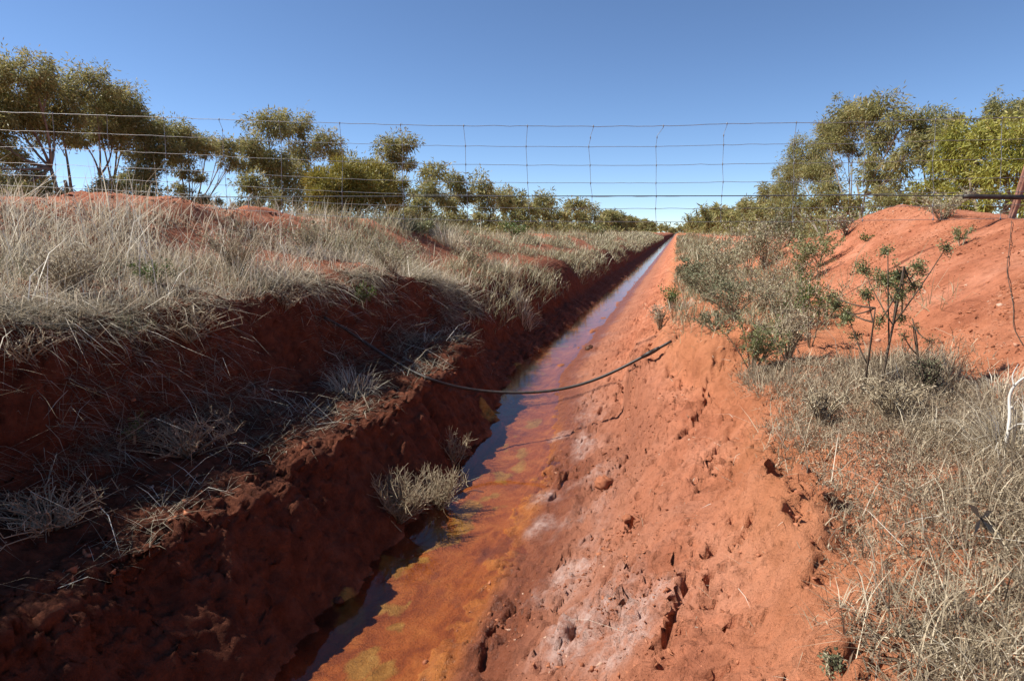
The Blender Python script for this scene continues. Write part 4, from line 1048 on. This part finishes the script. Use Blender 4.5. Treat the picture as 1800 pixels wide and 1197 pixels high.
# loose crumbs on the slope and gravel on the mound (uncountable)
def pebbles(name, label, p, size, mat, cat):
    n = len(p); g = Geo()
    o = np.array([(1, 0, 0), (0, 1, 0), (-1, 0, 0), (0, -1, 0), (0, 0, 1), (0, 0, -1)], float)
    v = o[None] * rng.uniform(.5, 1.2, (n, 6, 1)) * size[:, None, None] * np.array([1.15, .9, .6])
    v = v + rng.normal(0, .32, (n, 6, 3)) * size[:, None, None]
    a = rng.uniform(0, 6.28, n); c_, s_ = np.cos(a), np.sin(a)
    v = np.stack([v[..., 0] * c_[:, None] - v[..., 1] * s_[:, None], v[..., 0] * s_[:, None] + v[..., 1] * c_[:, None], v[..., 2]], -1) + p[:, None, :]
    f = np.array([(0, 1, 4), (1, 2, 4), (2, 3, 4), (3, 0, 4), (1, 0, 5), (2, 1, 5), (3, 2, 5), (0, 3, 5)])
    g.add(v.reshape(-1, 3), (np.arange(n)[:, None, None] * 6 + f[None]).reshape(-1, 3), np.repeat(rng.random(n), 6))
    return set_props(link(name, g.mesh(name, M[mat])), label=label, cat=cat, kind='stuff')
M['crumb'] = foliage_mat('earth_crumbs', [(0, (.15, .052, .028)), (.6, (.32, .12, .062)), (.93, (.40, .165, .09)), (1, (.5, .33, .24))], .95, 0, .1)
p = scatter(36000, .5, 1.9, .6, 6.5, lambda x, y: .9 * sstep(-.1, .4, fbm(x * 2.4 + 80, y * 2.1 + 4, 3)) + .06)
pebbles('soil_crumbs', 'loose red crumbs of soil scattered over the right slope', p + [0, 0, .005], np.minimum(.002 + rng.exponential(.0022, len(p)), .018), 'crumb', 'soil crumbs')
p = scatter(17000, 2.3, 4.2, 2.0, 11, lambda x, y: .1 + .9 * sstep(-.25, .2, fbm(x * 1.2 + 2, y * 1.2, 3)))
pebbles('gravel', 'fine dark and pale gravel strewn over the bare right mound', p + [0, 0, .006], np.minimum(.004 + rng.exponential(.003, len(p)), .02), 'crumb', 'gravel')
p = scatter(9000, -4.4, -.4, .6, 12, lambda x, y: .2 + .8 * (x < -2.6) + .3 * (np.abs(x + .5) < .15))
pebbles('soil_crumbs', 'loose red crumbs of soil on the left bank and bench', p + [0, 0, .006], np.minimum(.004 + rng.exponential(.006, len(p)), .035), 'crumb', 'soil crumbs')

# dead scrub spilling down the shaded left bank
for lab, u, v, h, w, k in [
    ('dark dead scrub hanging at the left edge of the picture below the grass', 40, 640, 70, 170, dict(leafmat='tangle', nleaf=500, stems=40, up=.3, stemmat='twig')),
    ('tangled dead scrub under the near bank edge left of the pipe', 330, 600, 60, 190, dict(leafmat='tangle', nleaf=500, stems=40, up=.3)),
    ('dead scrub spilling over the edge above the pipe', 500, 545, 40, 110, dict(leafmat='tangle', nleaf=300, stems=34, up=.3)),
    ('grey dead scrub on the shaded bench near the green sprig', 330, 800, 70, 210, dict(leafmat='tangle', nleaf=350, stems=46, up=.2)),
    ('grey dead scrub low on the bench at the left edge', 90, 930, 70, 230, dict(leafmat='tangle', nleaf=300, stems=46, up=.2)),
    ('grey dry scrub standing tall on the bank left of the wattle', 540, 450, 60, 110, dict(leafmat='greygrass', nleaf=400, stems=30)),
    ('grey dry scrub on the bank slope right of the wattle', 690, 480, 55, 120, dict(leafmat='greygrass', nleaf=400, stems=30)),
    ('dry scrub in the middle of the far left slope', 830, 470, 36, 90, dict(leafmat='greygrass', nleaf=300, stems=26)),
    ('brownish dry scrub among the grass near the left edge', 120, 520, 80, 130, dict(leafmat='tangle', nleaf=500, stems=40)),
    ('brownish dry scrub on the grassy slope above the pipe start', 420, 480, 70, 130, dict(leafmat='tangle', nleaf=500, stems=40))]:
    px_shrub('dead_scrub', lab, u, v, h, w, cat='scrub', group='dead scrub on the left bank', **k)
